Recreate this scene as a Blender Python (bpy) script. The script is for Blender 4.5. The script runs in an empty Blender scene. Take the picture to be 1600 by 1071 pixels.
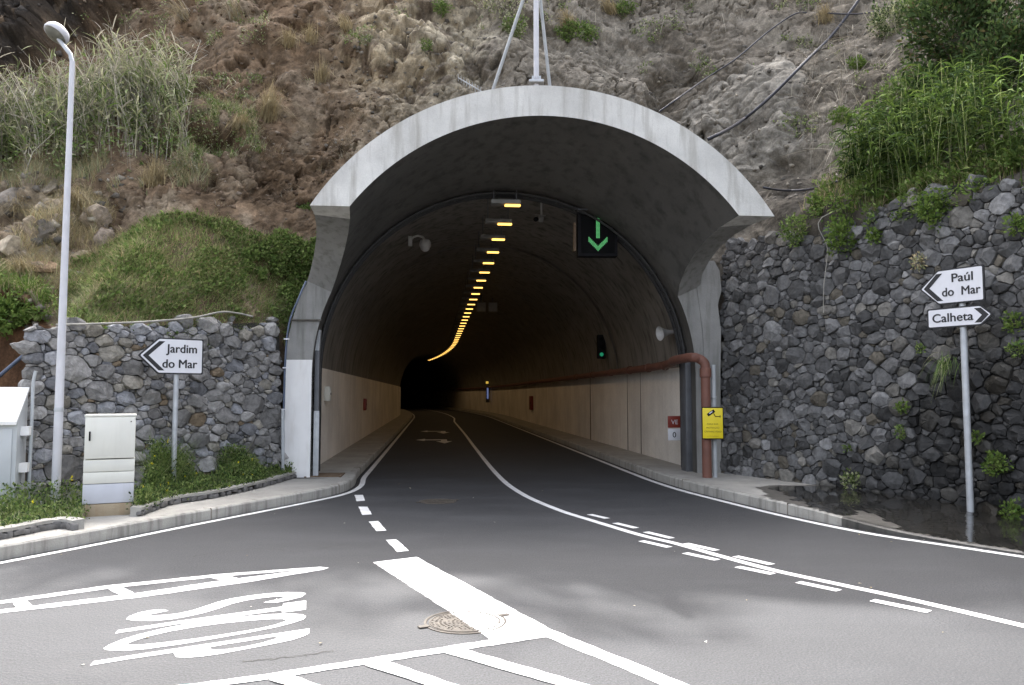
import bpy, bmesh, math, random
import numpy as np
from mathutils import Vector, Matrix
from mathutils.bvhtree import BVHTree
from mathutils.geometry import tessellate_polygon

random.seed(7)
RNG = np.random.default_rng(11)
D = bpy.data
SC = bpy.context.scene
COL = SC.collection
R = math.radians

# ------------------------------------------------------------------ camera, world, sun, exposure
EYE = 1.7
FPX = 1220.0
PITCH = math.atan((617 - 535.5) / FPX)
cam_d = D.cameras.new('camera'); cam = D.objects.new('camera', cam_d); COL.objects.link(cam)
cam_d.sensor_width = 36.0
cam_d.lens = FPX / 1600 * 36
cam_d.clip_start = 0.1
cam_d.clip_end = 2000
cam.location = (0, 0, EYE)
cam.rotation_euler = (R(90) + PITCH, 0, 0)
SC.camera = cam

SUN_EL, SUN_AZ = 52.0, -7.0            # azimuth measured from +Y towards +X: the sun stands behind the cliff
w = D.worlds.new('World'); SC.world = w; w.use_nodes = True
wn = w.node_tree.nodes; wl = w.node_tree.links
sky = wn.new('ShaderNodeTexSky'); sky.sky_type = 'NISHITA'; sky.sun_disc = False
sky.sun_elevation = R(SUN_EL); sky.sun_rotation = R(SUN_AZ)
sky.dust_density = 7.0; sky.air_density = 0.8; sky.ozone_density = 0.3
bg = wn['Background']; bg.inputs['Strength'].default_value = 0.15
hs = wn.new('ShaderNodeHueSaturation'); hs.inputs['Saturation'].default_value = 0.45   # thin high haze whitens the sky
wl.new(sky.outputs[0], hs.inputs['Color']); wl.new(hs.outputs[0], bg.inputs['Color'])
sd = D.lights.new('sun', 'SUN'); sd.energy = 2.0; sd.angle = R(0.6); sd.color = (1.0, 0.97, 0.945)
sun = D.objects.new('sun', sd); COL.objects.link(sun)
sv = Vector((math.sin(R(SUN_AZ)) * math.cos(R(SUN_EL)), math.cos(R(SUN_AZ)) * math.cos(R(SUN_EL)), math.sin(R(SUN_EL))))
sun.rotation_euler = sv.to_track_quat('Z', 'Y').to_euler(); sun.location = (0, 40, 60)
SC.view_settings.view_transform = 'Standard'; SC.view_settings.look = 'None'
SC.view_settings.gamma = 1.0
SC.view_settings.exposure = 2.45
SC.cycles.use_denoising = True
SC.cycles.max_bounces = 6; SC.cycles.diffuse_bounces = 4; SC.cycles.transparent_max_bounces = 6
SC.cycles.caustics_reflective = False; SC.cycles.caustics_refractive = False
SC.cycles.sample_clamp_indirect = 6.0

# ------------------------------------------------------------------ measuring helpers
CP, SP = math.cos(PITCH), math.sin(PITCH)
def ray(px, py):
    v = (535.5 - py) / FPX
    return Vector(((px - 800) / FPX, CP - SP * v, SP + CP * v))
def P(px, py, Y):
    r = ray(px, py); t = Y / r.y
    return Vector((r.x * t, Y, EYE + r.z * t))
def G(px, py, z=0.0):
    r = ray(px, py); t = (z - EYE) / r.z
    return Vector((r.x * t, r.y * t, z))
def project(p):
    x, y, z = p[..., 0], p[..., 1], p[..., 2] - EYE
    dep = np.maximum(y * CP + z * SP, 0.05)
    return 800 + FPX * x / dep, 535.5 - FPX * (z * CP - y * SP) / dep
def in_poly(px, py, poly):
    res = np.zeros(px.shape, bool); n = len(poly)
    for i in range(n):
        x0, y0 = poly[i]; x1, y1 = poly[(i + 1) % n]
        if y0 == y1: continue
        c = ((y0 > py) != (y1 > py)) & (px < (x1 - x0) * (py - y0) / (y1 - y0) + x0)
        res ^= c
    return res

# ------------------------------------------------------------------ numpy noise
def _hash(i, j, k, s):
    h = (i.astype(np.int64) * 374761393 + j.astype(np.int64) * 668265263 + k.astype(np.int64) * 2147483647 + s * 974634757) & 0xFFFFFFFF
    h = ((h ^ (h >> 13)) * 1274126177) & 0xFFFFFFFF
    h = ((h ^ (h >> 16)) * 2246822519) & 0xFFFFFFFF
    return (h ^ (h >> 15)) & 0xFFFFFFFF
def vnoise(p, s=0):
    f = np.floor(p); t = p - f; t = t * t * t * (t * (t * 6 - 15) + 10)
    i, j, k = f[..., 0], f[..., 1], f[..., 2]
    r = 0
    for a in (0, 1):
        wa = t[..., 0] if a else 1 - t[..., 0]
        for b in (0, 1):
            wb = t[..., 1] if b else 1 - t[..., 1]
            for c in (0, 1):
                wc = t[..., 2] if c else 1 - t[..., 2]
                r = r + wa * wb * wc * (_hash(i + a, j + b, k + c, s) / 4294967295.0)
    return r * 2 - 1
def fbm(p, oct=4, s=0, gain=0.5):
    r = 0; a = 1.0; q = p.copy()
    for o in range(oct):
        r = r + a * vnoise(q, s + o * 17); q = q * 2.03 + 5.1; a *= gain
    return r
def ridged(p, oct=4, s=0):
    r = 0; a = 1.0; q = p.copy()
    for o in range(oct):
        r = r + a * (1 - 2 * np.abs(vnoise(q, s + o * 13))); q = q * 2.1 + 3.3; a *= 0.5
    return r
def worley(p, s=0):
    f = np.floor(p); d1 = np.full(p.shape[:-1], 9.0); d2 = d1.copy(); idv = np.zeros(p.shape[:-1])
    for a in (-1, 0, 1):
        for b in (-1, 0, 1):
            for c in (-1, 0, 1):
                i, j, k = f[..., 0] + a, f[..., 1] + b, f[..., 2] + c
                q = np.stack([i + _hash(i, j, k, s) / 4294967295.0, j + _hash(i, j, k, s + 1) / 4294967295.0, k + _hash(i, j, k, s + 2) / 4294967295.0], -1)
                d = np.sqrt(((p - q) ** 2).sum(-1))
                m = d < d1
                d2 = np.where(m, d1, np.minimum(d2, d))
                idv = np.where(m, _hash(i, j, k, s + 3) / 4294967295.0, idv)
                d1 = np.where(m, d, d1)
    return d1, d2, idv
def sstep(a, b, x):
    t = np.clip((x - a) / (b - a), 0, 1); return t * t * (3 - 2 * t)

# ------------------------------------------------------------------ materials
def newmat(name):
    m = D.materials.new(name); m.use_nodes = True
    nt = m.node_tree
    return m, nt.nodes, nt.links, nt.nodes['Principled BSDF']
def nmath(N, L, op, a, b=None, clamp=False):
    n = N.new('ShaderNodeMath'); n.operation = op; n.use_clamp = clamp
    for k, v in enumerate((a, b)):
        if v is None: continue
        if isinstance(v, (int, float)): n.inputs[k].default_value = v
        else: L.new(v, n.inputs[k])
    return n.outputs[0]
def ntex(N, L, co, scale, detail=4, rough=0.55, kind='noise', stretch=None):
    if stretch:
        mp = N.new('ShaderNodeMapping'); mp.inputs['Scale'].default_value = stretch; L.new(co, mp.inputs['Vector']); co = mp.outputs[0]
    if kind == 'noise':
        n = N.new('ShaderNodeTexNoise'); n.inputs['Detail'].default_value = detail; n.inputs['Roughness'].default_value = rough
        out = n.outputs['Fac']
    else:
        n = N.new('ShaderNodeTexVoronoi'); n.feature = kind; out = n.outputs['Distance']
    n.inputs['Scale'].default_value = scale
    L.new(co, n.inputs['Vector'])
    return out
def nramp(N, L, fac, stops):
    r = N.new('ShaderNodeValToRGB'); L.new(fac, r.inputs['Fac'])
    el = r.color_ramp.elements
    while len(el) < len(stops): el.new(0.5)
    for e, (p, c) in zip(el, stops):
        e.position = p; e.color = (c[0], c[1], c[2], 1) if not isinstance(c, (int, float)) else (c, c, c, 1)
    return r.outputs['Color']
def nmix(N, L, fac, a, b, mode='MIX'):
    m = N.new('ShaderNodeMix'); m.data_type = 'RGBA'; m.blend_type = mode
    for sock, v in ((m.inputs[0], fac), (m.inputs[6], a), (m.inputs[7], b)):
        if isinstance(v, (int, float)): sock.default_value = v
        elif isinstance(v, tuple): sock.default_value = (v[0], v[1], v[2], 1)
        else: L.new(v, sock)
    return m.outputs[2]
def nbump(N, L, h, strength, dist, bsdf, prev=None):
    b = N.new('ShaderNodeBump'); b.inputs['Strength'].default_value = strength; b.inputs['Distance'].default_value = dist
    L.new(h, b.inputs['Height'])
    if prev: L.new(prev, b.inputs['Normal'])
    L.new(b.outputs[0], bsdf.inputs['Normal']); return b.outputs[0]
def ncoord(N): return N.new('ShaderNodeTexCoord').outputs['Object']

def mat_simple(name, col, rough=0.6, var=0.18, vscale=3.0, bump=0.0, bscale=60, metal=0.0, dirt=None, dirt_amt=0.5):
    m, N, L, B = newmat(name); co = ncoord(N)
    n = ntex(N, L, co, vscale, 5)
    c = nramp(N, L, n, [(0.3, tuple(x * (1 - var) for x in col)), (0.7, tuple(min(1, x * (1 + var)) for x in col))])
    if dirt:
        d = ntex(N, L, co, 1.6, 6, 0.65, stretch=(3, 3, 0.7))
        c = nmix(N, L, nramp(N, L, d, [(0.5, 0.0), (0.75, dirt_amt)]), c, dirt)
    L.new(c, B.inputs['Base Color']); B.inputs['Roughness'].default_value = rough; B.inputs['Metallic'].default_value = metal
    r2 = ntex(N, L, co, vscale * 4, 3)
    L.new(nmath(N, L, 'ADD', nmath(N, L, 'MULTIPLY', r2, 0.2), rough - 0.1, True), B.inputs['Roughness'])
    if bump: nbump(N, L, ntex(N, L, co, bscale, 4), bump, 0.01, B)
    return m
def mat_concrete(name, col, streak=0.35, dark=(0.1, 0.095, 0.085), rough=0.85, sz=1.0, spots=True):
    m, N, L, B = newmat(name); co = ncoord(N)
    n1 = ntex(N, L, co, 0.9 * sz, 6, 0.6)
    c = nramp(N, L, n1, [(0.3, tuple(x * 0.8 for x in col)), (0.68, tuple(x * 1.15 for x in col))])
    st = ntex(N, L, co, 2.2 * sz, 5, 0.6, stretch=(2.2, 2.2, 0.22))
    c = nmix(N, L, nramp(N, L, st, [(0.48, 0.0), (0.72, streak)]), c, dark)
    g = ntex(N, L, co, 38 * sz, 3, 0.7)
    c = nmix(N, L, 0.35, c, nramp(N, L, g, [(0.25, 0.55), (0.75, 1.0)]), 'MULTIPLY')
    if spots:
        s = ntex(N, L, co, 9 * sz, 6, 0.7)
        c = nmix(N, L, nramp(N, L, s, [(0.62, 0.0), (0.8, streak * 0.8)]), c, dark)
    L.new(c, B.inputs['Base Color']); B.inputs['Roughness'].default_value = rough
    h = nmath(N, L, 'ADD', ntex(N, L, co, 55, 4), nmath(N, L, 'MULTIPLY', ntex(N, L, co, 7, 4), 1.4))
    nbump(N, L, h, 0.35, 0.012, B)
    return m
def mat_attr(name, rough=0.9, bumps=((12, 0.5, 0.03), (60, 0.5, 0.01)), var=0.35, vscale=9, spec=0.3, translucent=0.0, wet=False):
    m, N, L, B = newmat(name); co = ncoord(N)
    a = N.new('ShaderNodeVertexColor'); a.layer_name = 'Col'
    c = a.outputs['Color']
    if var:
        n = ntex(N, L, co, vscale, 6, 0.65)
        c = nmix(N, L, 1.0, c, nramp(N, L, n, [(0.25, 1 - var), (0.75, 1 + var)]), 'MULTIPLY')
    L.new(c, B.inputs['Base Color']); B.inputs['Roughness'].default_value = rough
    B.inputs['Specular IOR Level'].default_value = spec
    if wet: L.new(nmath(N, L, 'ADD', nmath(N, L, 'MULTIPLY', a.outputs['Alpha'], 0.65), 0.22, True), B.inputs['Roughness'])
    prev = None
    for sc, st, di in bumps: prev = nbump(N, L, ntex(N, L, co, abs(sc), 6, 0.65) if sc > 0 else ntex(N, L, co, -sc, kind='F1'), st, di, B, prev)
    if translucent:
        t = N.new('ShaderNodeBsdfTranslucent'); L.new(c, t.inputs['Color'])
        mx = N.new('ShaderNodeMixShader'); mx.inputs[0].default_value = translucent
        L.new(B.outputs[0], mx.inputs[1]); L.new(t.outputs[0], mx.inputs[2])
        L.new(mx.outputs[0], N['Material Output'].inputs['Surface'])
    return m
def mat_emit(name, col, strength):
    m, N, L, B = newmat(name)
    B.inputs['Base Color'].default_value = (0.02, 0.02, 0.02, 1)
    B.inputs['Emission Color'].default_value = (*col, 1); B.inputs['Emission Strength'].default_value = strength
    return m

def mat_asphalt():
    m, N, L, B = newmat('asphalt'); co = ncoord(N)
    big = ntex(N, L, co, 0.35, 5, 0.55)
    c = nramp(N, L, big, [(0.3, (0.037, 0.0378, 0.0402)), (0.7, (0.047, 0.048, 0.0508))])
    patch = ntex(N, L, co, 1.1, 5, 0.6, stretch=(0.5, 1.3, 1))
    c = nmix(N, L, nramp(N, L, patch, [(0.45, 0.0), (0.7, 0.7)]), c, (0.064, 0.065, 0.068))
    sp = ntex(N, L, co, 75, 2, 0.8)
    c = nmix(N, L, 0.75, c, nramp(N, L, sp, [(0.3, 0.35), (0.5, 0.95), (0.7, 1.6)]), 'MULTIPLY')
    vor = ntex(N, L, co, 48, kind='F1')
    c = nmix(N, L, nramp(N, L, vor, [(0.0, 0.5), (0.22, 0.0)]), c, (0.13, 0.13, 0.128))
    oil = ntex(N, L, co, 5, 6, 0.7)
    c = nmix(N, L, nramp(N, L, oil, [(0.63, 0.0), (0.78, 0.35)]), c, (0.028, 0.028, 0.03))
    L.new(c, B.inputs['Base Color'])
    L.new(nmath(N, L, 'ADD', nmath(N, L, 'MULTIPLY', patch, 0.25), 0.68, True), B.inputs['Roughness'])
    B.inputs['Specular IOR Level'].default_value = 0.35
    nbump(N, L, nmath(N, L, 'ADD', vor, sp), 0.5, 0.006, B)
    return m
def mat_paint():
    m, N, L, B = newmat('road_paint'); co = ncoord(N)
    n = ntex(N, L, co, 4, 6, 0.65)
    c = nramp(N, L, n, [(0.3, (0.62, 0.61, 0.59)), (0.65, (0.8, 0.8, 0.79))])
    g = ntex(N, L, co, 70, 3, 0.7)
    c = nmix(N, L, nramp(N, L, g, [(0.6, 0.0), (0.85, 0.5)]), c, (0.3, 0.3, 0.3))
    ch = ntex(N, L, co, 22, 6, 0.75)
    c = nmix(N, L, nramp(N, L, ch, [(0.62, 0.0), (0.68, 0.85)]), c, (0.06, 0.06, 0.063))
    L.new(c, B.inputs['Base Color']); B.inputs['Roughness'].default_value = 0.7
    nbump(N, L, g, 0.3, 0.004, B); return m
def mat_wet():
    m, N, L, B = newmat('wet_pavement'); co = ncoord(N)
    n = ntex(N, L, co, 1.3, 6, 0.6)
    L.new(nramp(N, L, n, [(0.35, (0.014, 0.0135, 0.012)), (0.7, (0.032, 0.03, 0.026))]), B.inputs['Base Color'])
    L.new(nramp(N, L, ntex(N, L, co, 2.2, 5, 0.6), [(0.42, 0.02), (0.66, 0.16)]), B.inputs['Roughness'])
    nbump(N, L, ntex(N, L, co, 9, 3), 0.03, 0.01, B); return m

M = {}
M['asphalt'] = mat_asphalt(); M['paint'] = mat_paint(); M['wet'] = mat_wet()
M['earth'] = mat_simple('earth', (0.12, 0.09, 0.06), 0.95, 0.4, 2, 0.5, 30)
M['pavement'] = mat_concrete('pavement_concrete', (0.40, 0.385, 0.35), 0.3, (0.2, 0.19, 0.165), sz=1.3)
M['kerb'] = mat_concrete('kerb_concrete', (0.42, 0.405, 0.365), 0.75, (0.13, 0.12, 0.105), sz=1.8)
M['kerb_wet'] = mat_concrete('damp_kerb_concrete', (0.075, 0.072, 0.065), 0.9, (0.02, 0.02, 0.018), 0.4, sz=1.6)
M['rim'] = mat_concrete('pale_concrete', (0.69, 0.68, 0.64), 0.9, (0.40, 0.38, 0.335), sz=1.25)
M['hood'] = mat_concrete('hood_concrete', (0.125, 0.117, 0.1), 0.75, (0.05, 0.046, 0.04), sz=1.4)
M['soffit'] = mat_concrete('dark_soffit_concrete', (0.098, 0.093, 0.083), 0.7, (0.03, 0.028, 0.025))  # soot, plus the shade under the hood put into the colour
M['buttress'] = mat_concrete('weathered_concrete', (0.30, 0.295, 0.28), 0.7, (0.12, 0.12, 0.1), sz=1.6)
M['vault'] = mat_concrete('sooty_concrete', (0.25, 0.235, 0.21), 0.9, (0.06, 0.056, 0.05))
M['white_wall'] = mat_concrete('white_painted_wall', (0.95, 0.90, 0.82), 0.22, (0.5, 0.41, 0.31), sz=0.55, spots=False)
M['white_paint'] = mat_simple('white_masonry_paint', (0.84, 0.83, 0.81), 0.75, 0.03, 4, 0.2, 60, dirt=(0.5, 0.46, 0.4), dirt_amt=0.35)
M['cliff'] = mat_attr('cliff_rock', 0.95, ((28, 0.35, 0.012), (110, 0.6, 0.006)), 0.42, 26, 0.1)
M['stone'] = mat_attr('basalt_stone', 0.85, ((14, 0.7, 0.03), (60, 0.7, 0.01)), 0.5, 13, 0.25, wet=True)
M['mortar'] = mat_simple('dark_mortar', (0.035, 0.033, 0.03), 0.95, 0.4, 8, 0.6, 30)
M['leaf'] = mat_attr('leaf', 0.75, (), 0.0, 3, 0.12, translucent=0.3)
M['straw'] = mat_attr('straw', 0.8, (), 0.0, 3, 0.2, translucent=0.2)
M['galv'] = mat_simple('galvanised_steel', (0.5, 0.52, 0.54), 0.5, 0.15, 6, 0.05, 80, metal=0.35, dirt=(0.3, 0.29, 0.27), dirt_amt=0.4)
M['pole_white'] = mat_simple('pale_lamp_paint', (0.6, 0.6, 0.63), 0.45, 0.08, 3, dirt=(0.36, 0.36, 0.36), dirt_amt=0.4)
M['steel_dark'] = mat_simple('dark_steel', (0.11, 0.115, 0.125), 0.5, 0.2, 4, dirt=(0.06, 0.055, 0.05))
M['black'] = mat_simple('black_plastic', (0.012, 0.012, 0.014), 0.8, 0.3, 8)
M['black'].node_tree.nodes['Principled BSDF'].inputs['Specular IOR Level'].default_value = 0.15
M['blackpaint'] = mat_simple('black_sign_film', (0.012, 0.012, 0.014), 0.5, 0.1, 8)
M['signwhite'] = mat_simple('white_sign_film', (0.74, 0.74, 0.77), 0.4, 0.04, 2, dirt=(0.6, 0.6, 0.58), dirt_amt=0.3)
M['signback'] = mat_simple('grey_sign_back', (0.35, 0.36, 0.37), 0.5, 0.1, 4)
M['yellow'] = mat_simple('yellow_sign_film', (0.78, 0.62, 0.015), 0.45, 0.05, 4)
M['olive_text'] = mat_simple('olive_sign_ink', (0.22, 0.17, 0.01), 0.5, 0.1, 9)
M['red'] = mat_simple('dark_red_sign_film', (0.25, 0.035, 0.02), 0.5, 0.1, 5)
M['pipe'] = mat_simple('rust_red_pipe', (0.17, 0.072, 0.05), 0.6, 0.2, 3, dirt=(0.16, 0.07, 0.045), dirt_amt=0.7)
M['cable_dark'] = mat_simple('dark_cable', (0.03, 0.03, 0.03), 0.6, 0.3, 9)
M['conduit'] = mat_simple('grey_conduit', (0.42, 0.44, 0.45), 0.55, 0.12, 5)
M['hose'] = mat_simple('black_hose', (0.028, 0.028, 0.038), 0.4, 0.3, 9)
M['hose_pale'] = mat_simple('dusty_hose', (0.3, 0.285, 0.25), 0.7, 0.3, 7)
M['cable_blue'] = mat_simple('blue_grey_cable', (0.09, 0.115, 0.17), 0.5, 0.2, 9)
M['cabinet'] = mat_simple('cream_cabinet', (0.72, 0.71, 0.64), 0.5, 0.04, 2, dirt=(0.5, 0.48, 0.4), dirt_amt=0.3)
M['cabinet_base'] = mat_simple('grey_cabinet_base', (0.55, 0.56, 0.6), 0.6, 0.08, 3, dirt=(0.38, 0.36, 0.32), dirt_amt=0.5)
M['plinth'] = mat_concrete('plinth_concrete', (0.42, 0.34, 0.23), 0.5, (0.3, 0.17, 0.08), sz=2)
M['kiosk'] = mat_simple('pale_grey_enamel', (0.5, 0.52, 0.53), 0.5, 0.05, 2, dirt=(0.42, 0.42, 0.4), dirt_amt=0.35)
M['iron'] = mat_simple('cast_iron', (0.075, 0.063, 0.05), 0.8, 0.4, 12, 0.4, 60)
M['grate'] = mat_simple('rusty_grate', (0.14, 0.095, 0.06), 0.8, 0.35, 9, 0.4, 50)
M['plastic'] = mat_simple('grey_camera_plastic', (0.55, 0.55, 0.54), 0.5, 0.08, 6)
M['plastic_dim'] = mat_simple('dusty_plastic', (0.22, 0.22, 0.21), 0.6, 0.2, 6)
M['glass_dark'] = mat_simple('smoked_glass', (0.006, 0.0062, 0.0068), 0.8, 0.2, 4)
M['glass_dark'].node_tree.nodes['Principled BSDF'].inputs['Specular IOR Level'].default_value = 0.1
M['lamp_glass'] = mat_simple('frosted_lamp_glass', (0.17, 0.17, 0.14), 0.3, 0.12, 4)
M['sodium'] = mat_emit('sodium_glow', (1.0, 0.55, 0.12), 0.6)
M['led_green'] = mat_emit('green_led', (0.12, 0.62, 0.2), 0.12)
M['signal_green'] = mat_emit('green_signal', (0.03, 0.6, 0.3), 0.06)
M['pale_glow'] = mat_emit('pale_blue_glow', (0.4, 0.5, 1.0), 0.05)
M['yellow_glow'] = mat_emit('amber_glow', (1.0, 0.65, 0.1), 0.12)

# ------------------------------------------------------------------ object helpers
def tag(o, label=None, cat=None, group=None, kind=None):
    if label: o['label'] = label
    if cat: o['category'] = cat
    if group: o['group'] = group
    if kind: o['kind'] = kind
    return o
def empty(name, loc, label, cat, rotz=0.0, group=None):
    o = D.objects.new(name, None); COL.objects.link(o); o.location = loc; o.rotation_euler = (0, 0, rotz)
    o.empty_display_size = 0.2
    return tag(o, label, cat, group)
def link_mesh(name, me, mat=None, parent=None, smooth=None):
    o = D.objects.new(name, me); COL.objects.link(o)
    if mat: me.materials.append(mat)
    if parent: o.parent = parent
    if smooth is not None:
        me.polygons.foreach_set('use_smooth', [True] * len(me.polygons))
        if smooth < 180: me.set_sharp_from_angle(angle=R(smooth))
    return o
def inv(parent):   # turns world points into the frame of an empty
    return (Matrix.Translation(parent.location) @ Matrix.Rotation(parent.rotation_euler.z, 4, 'Z')).inverted()
class MB:
    def __init__(s): s.v = []; s.f = []
    def add(s, vs, fs):
        b = len(s.v); s.v += [tuple(v) for v in vs]; s.f += [tuple(i + b for i in f) for f in fs]; return s
    def box(s, c, size, rz=0.0, bev=0.0, rx=0.0, ry=0.0):
        bm = bmesh.new(); bmesh.ops.create_cube(bm, size=1.0)
        for v in bm.verts: v.co = Vector((v.co.x * size[0], v.co.y * size[1], v.co.z * size[2]))
        if bev: bmesh.ops.bevel(bm, geom=bm.edges[:], offset=bev, segments=2, affect='EDGES', profile=0.5)
        mt = Matrix.Translation(c) @ Matrix.Rotation(rz, 4, 'Z') @ Matrix.Rotation(ry, 4, 'Y') @ Matrix.Rotation(rx, 4, 'X')
        bm.verts.index_update()
        s.add([mt @ v.co for v in bm.verts], [[v.index for v in f.verts] for f in bm.faces]); bm.free(); return s
    def tube(s, pts, r, n=10, caps=True):
        pts = [Vector(p) for p in pts]; k = len(pts)
        rs = r if isinstance(r, (list, tuple)) else [r] * k
        t0 = (pts[1] - pts[0]).normalized(); ref = Vector((0, 0, 1)) if abs(t0.z) < 0.9 else Vector((1, 0, 0))
        nrm = (ref - t0 * ref.dot(t0)).normalized(); vs = []; fs = []
        for i, p in enumerate(pts):
            t = (pts[min(i + 1, k - 1)] - pts[max(i - 1, 0)]).normalized()
            nrm = (nrm - t * nrm.dot(t)).normalized(); b = t.cross(nrm)
            for j in range(n):
                a = 2 * math.pi * j / n; vs.append(p + (nrm * math.cos(a) + b * math.sin(a)) * rs[i])
        for i in range(k - 1):
            for j in range(n): fs.append((i * n + j, i * n + (j + 1) % n, (i + 1) * n + (j + 1) % n, (i + 1) * n + j))
        if caps: fs.append(tuple(range(n - 1, -1, -1))); fs.append(tuple((k - 1) * n + j for j in range(n)))
        return s.add(vs, fs)
    def lathe(s, c, prof, axis=(0, 0, 1), n=24):
        ax = Vector(axis).normalized(); ref = Vector((1, 0, 0)) if abs(ax.x) < 0.9 else Vector((0, 1, 0))
        a1 = (ref - ax * ref.dot(ax)).normalized(); a2 = ax.cross(a1); c = Vector(c); vs = []; fs = []
        for r, h in prof:
            for j in range(n):
                a = 2 * math.pi * j / n; vs.append(c + ax * h + (a1 * math.cos(a) + a2 * math.sin(a)) * max(r, 1e-4))
        k = len(prof)
        for i in range(k - 1):
            for j in range(n): fs.append((i * n + j, i * n + (j + 1) % n, (i + 1) * n + (j + 1) % n, (i + 1) * n + j))
        return s.add(vs, fs)
    def prism(s, poly, y0, y1):      # polygon in local (x,z), extruded along y
        n = len(poly); vs = [(x, y0, z) for x, z in poly] + [(x, y1, z) for x, z in poly]
        fs = [tuple(range(n)), tuple(range(2 * n - 1, n - 1, -1))] + [(i, i + n, (i + 1) % n + n, (i + 1) % n) for i in range(n)]
        return s.add(vs, fs)
    def build(s, name, mat, parent=None, smooth=35, world=None):
        me = D.meshes.new(name); vs = s.v
        if world is not None: mt = inv(world); vs = [mt @ Vector(v) for v in vs]
        me.from_pydata([tuple(v) for v in vs], [], s.f); me.update()
        bm = bmesh.new(); bm.from_mesh(me); bmesh.ops.recalc_face_normals(bm, faces=bm.faces[:]); bm.to_mesh(me); bm.free()
        return link_mesh(name, me, mat, parent, smooth)
def sheet(name, pts, z, mat, kind='structure', thick=0.0):
    vs = [Vector((p[0], p[1], z)) for p in pts]; n = len(vs)
    tris = tessellate_polygon([[Vector((p.x, p.y, 0)) for p in vs]])
    fs = [tuple(t) for t in tris]
    if thick:
        vs += [Vector((p.x, p.y, z - thick)) for p in vs[:n]]
        fs += [(i, (i + 1) % n, (i + 1) % n + n, i + n) for i in range(n)]
    mb = MB().add(vs, fs); o = mb.build(name, mat, None, None)
    return tag(o, kind=kind)
def catmull(pts, sub=6):
    pts = [Vector(p) for p in pts]; out = []
    for i in range(len(pts) - 1):
        p0 = pts[max(i - 1, 0)]; p1 = pts[i]; p2 = pts[i + 1]; p3 = pts[min(i + 2, len(pts) - 1)]
        for k in range(sub):
            t = k / sub
            out.append(0.5 * ((2 * p1) + (p2 - p0) * t + (2 * p0 - 5 * p1 + 4 * p2 - p3) * t * t + (3 * p1 - p0 - 3 * p2 + p3) * t ** 3))
    out.append(pts[-1]); return out
def offset_path(pts, d):   # d>0 : to the right of travel
    out = []
    for i, p in enumerate(pts):
        t = (pts[min(i + 1, len(pts) - 1)] - pts[max(i - 1, 0)]); t.z = 0; t.normalize()
        out.append(p + Vector((t.y, -t.x, 0)) * d)
    return out
def strip_mb(pts, wid, z, mb=None):
    mb = mb or MB(); a = offset_path(pts, -wid / 2); b = offset_path(pts, wid / 2); n = len(pts)
    vs = [(p.x, p.y, z) for p in a] + [(p.x, p.y, z) for p in b]
    return mb.add(vs, [(i, i + n, i + 1 + n, i + 1) for i in range(n - 1)])
_tcache = {}
def text_geo(txt, bold=0.012, spacing=1.0):
    c = D.curves.new('txt', 'FONT'); c.body = txt; c.size = 1.0; c.offset = bold; c.space_character = spacing; c.resolution_u = 6
    o = D.objects.new('txt', c); COL.objects.link(o)
    dg = bpy.context.evaluated_depsgraph_get(); me = D.meshes.new_from_object(o.evaluated_get(dg))
    vs = [v.co.copy() for v in me.vertices]; fs = [tuple(p.vertices) for p in me.polygons]
    D.objects.remove(o); D.curves.remove(c); D.meshes.remove(me)
    x0 = min(v.x for v in vs); x1 = max(v.x for v in vs); y0 = min(v.y for v in vs); y1 = max(v.y for v in vs)
    return vs, fs, (x0, x1, y0, y1)
def text_xz(mb, txt, x, z, height=None, width=None, y=0.0, bold=0.012, spacing=1.0, ref='cap'):
    vs, fs, (x0, x1, y0, y1) = text_geo(txt, 0.0, spacing)
    cap = 0.729
    s = height / cap if height else 1.0
    sx = (width / (x1 - x0)) if width else s
    for i, (ox, oz) in enumerate(((-1, 0), (1, 0), (0, .6), (0, -.6)) if bold else ((0, 0),)):
        mb.add([(x + (v.x - x0) * sx + ox * bold * s, y - .0007 * i, z + v.y * s + oz * bold * s) for v in vs], fs)
    return mb

# ------------------------------------------------------------------ tunnel axis
C0 = Vector((-0.07, 15.2, 0)); HEAD = 0.0998
def axis(a):      # point and heading of the tunnel's centre line, a metres in from the mouth
    if a <= 40: h = HEAD; p = C0 + Vector((-math.sin(h), math.cos(h), 0)) * a
    else:
        k = 0.004; p0 = C0 + Vector((-math.sin(HEAD), math.cos(HEAD), 0)) * 40; t = (a - 40) * k
        f = Vector((-math.sin(HEAD), math.cos(HEAD), 0)); l = Vector((-f.y, f.x, 0))
        p = p0 + f * (math.sin(t) / k) + l * ((1 - math.cos(t)) / k); h = HEAD + t
    return p, Vector((-math.sin(h), math.cos(h), 0)), Vector((math.cos(h), math.sin(h), 0))
def T(a, s, z):   # tunnel coordinates to world
    p, f, r = axis(a); return p + r * s + Vector((0, 0, z))
def in_tunnel(s, a0=3, a1=165, st=2.5):
    n = int((a1 - a0) / st); return [T(a0 + i * st, s, 0) for i in range(n + 1)]

# ------------------------------------------------------------------ ground, road, pavements
sheet('ground', [(-400, -400), (400, -400), (400, 400), (-400, 400)], -0.25, M['earth'])
sheet('road', [(-60, -45), (60, -45), (60, 14), (40, 22), (12, 190), (-45, 190), (-30, 60), (-40, 22), (-60, 14)], 0.0, M['asphalt'])

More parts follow.
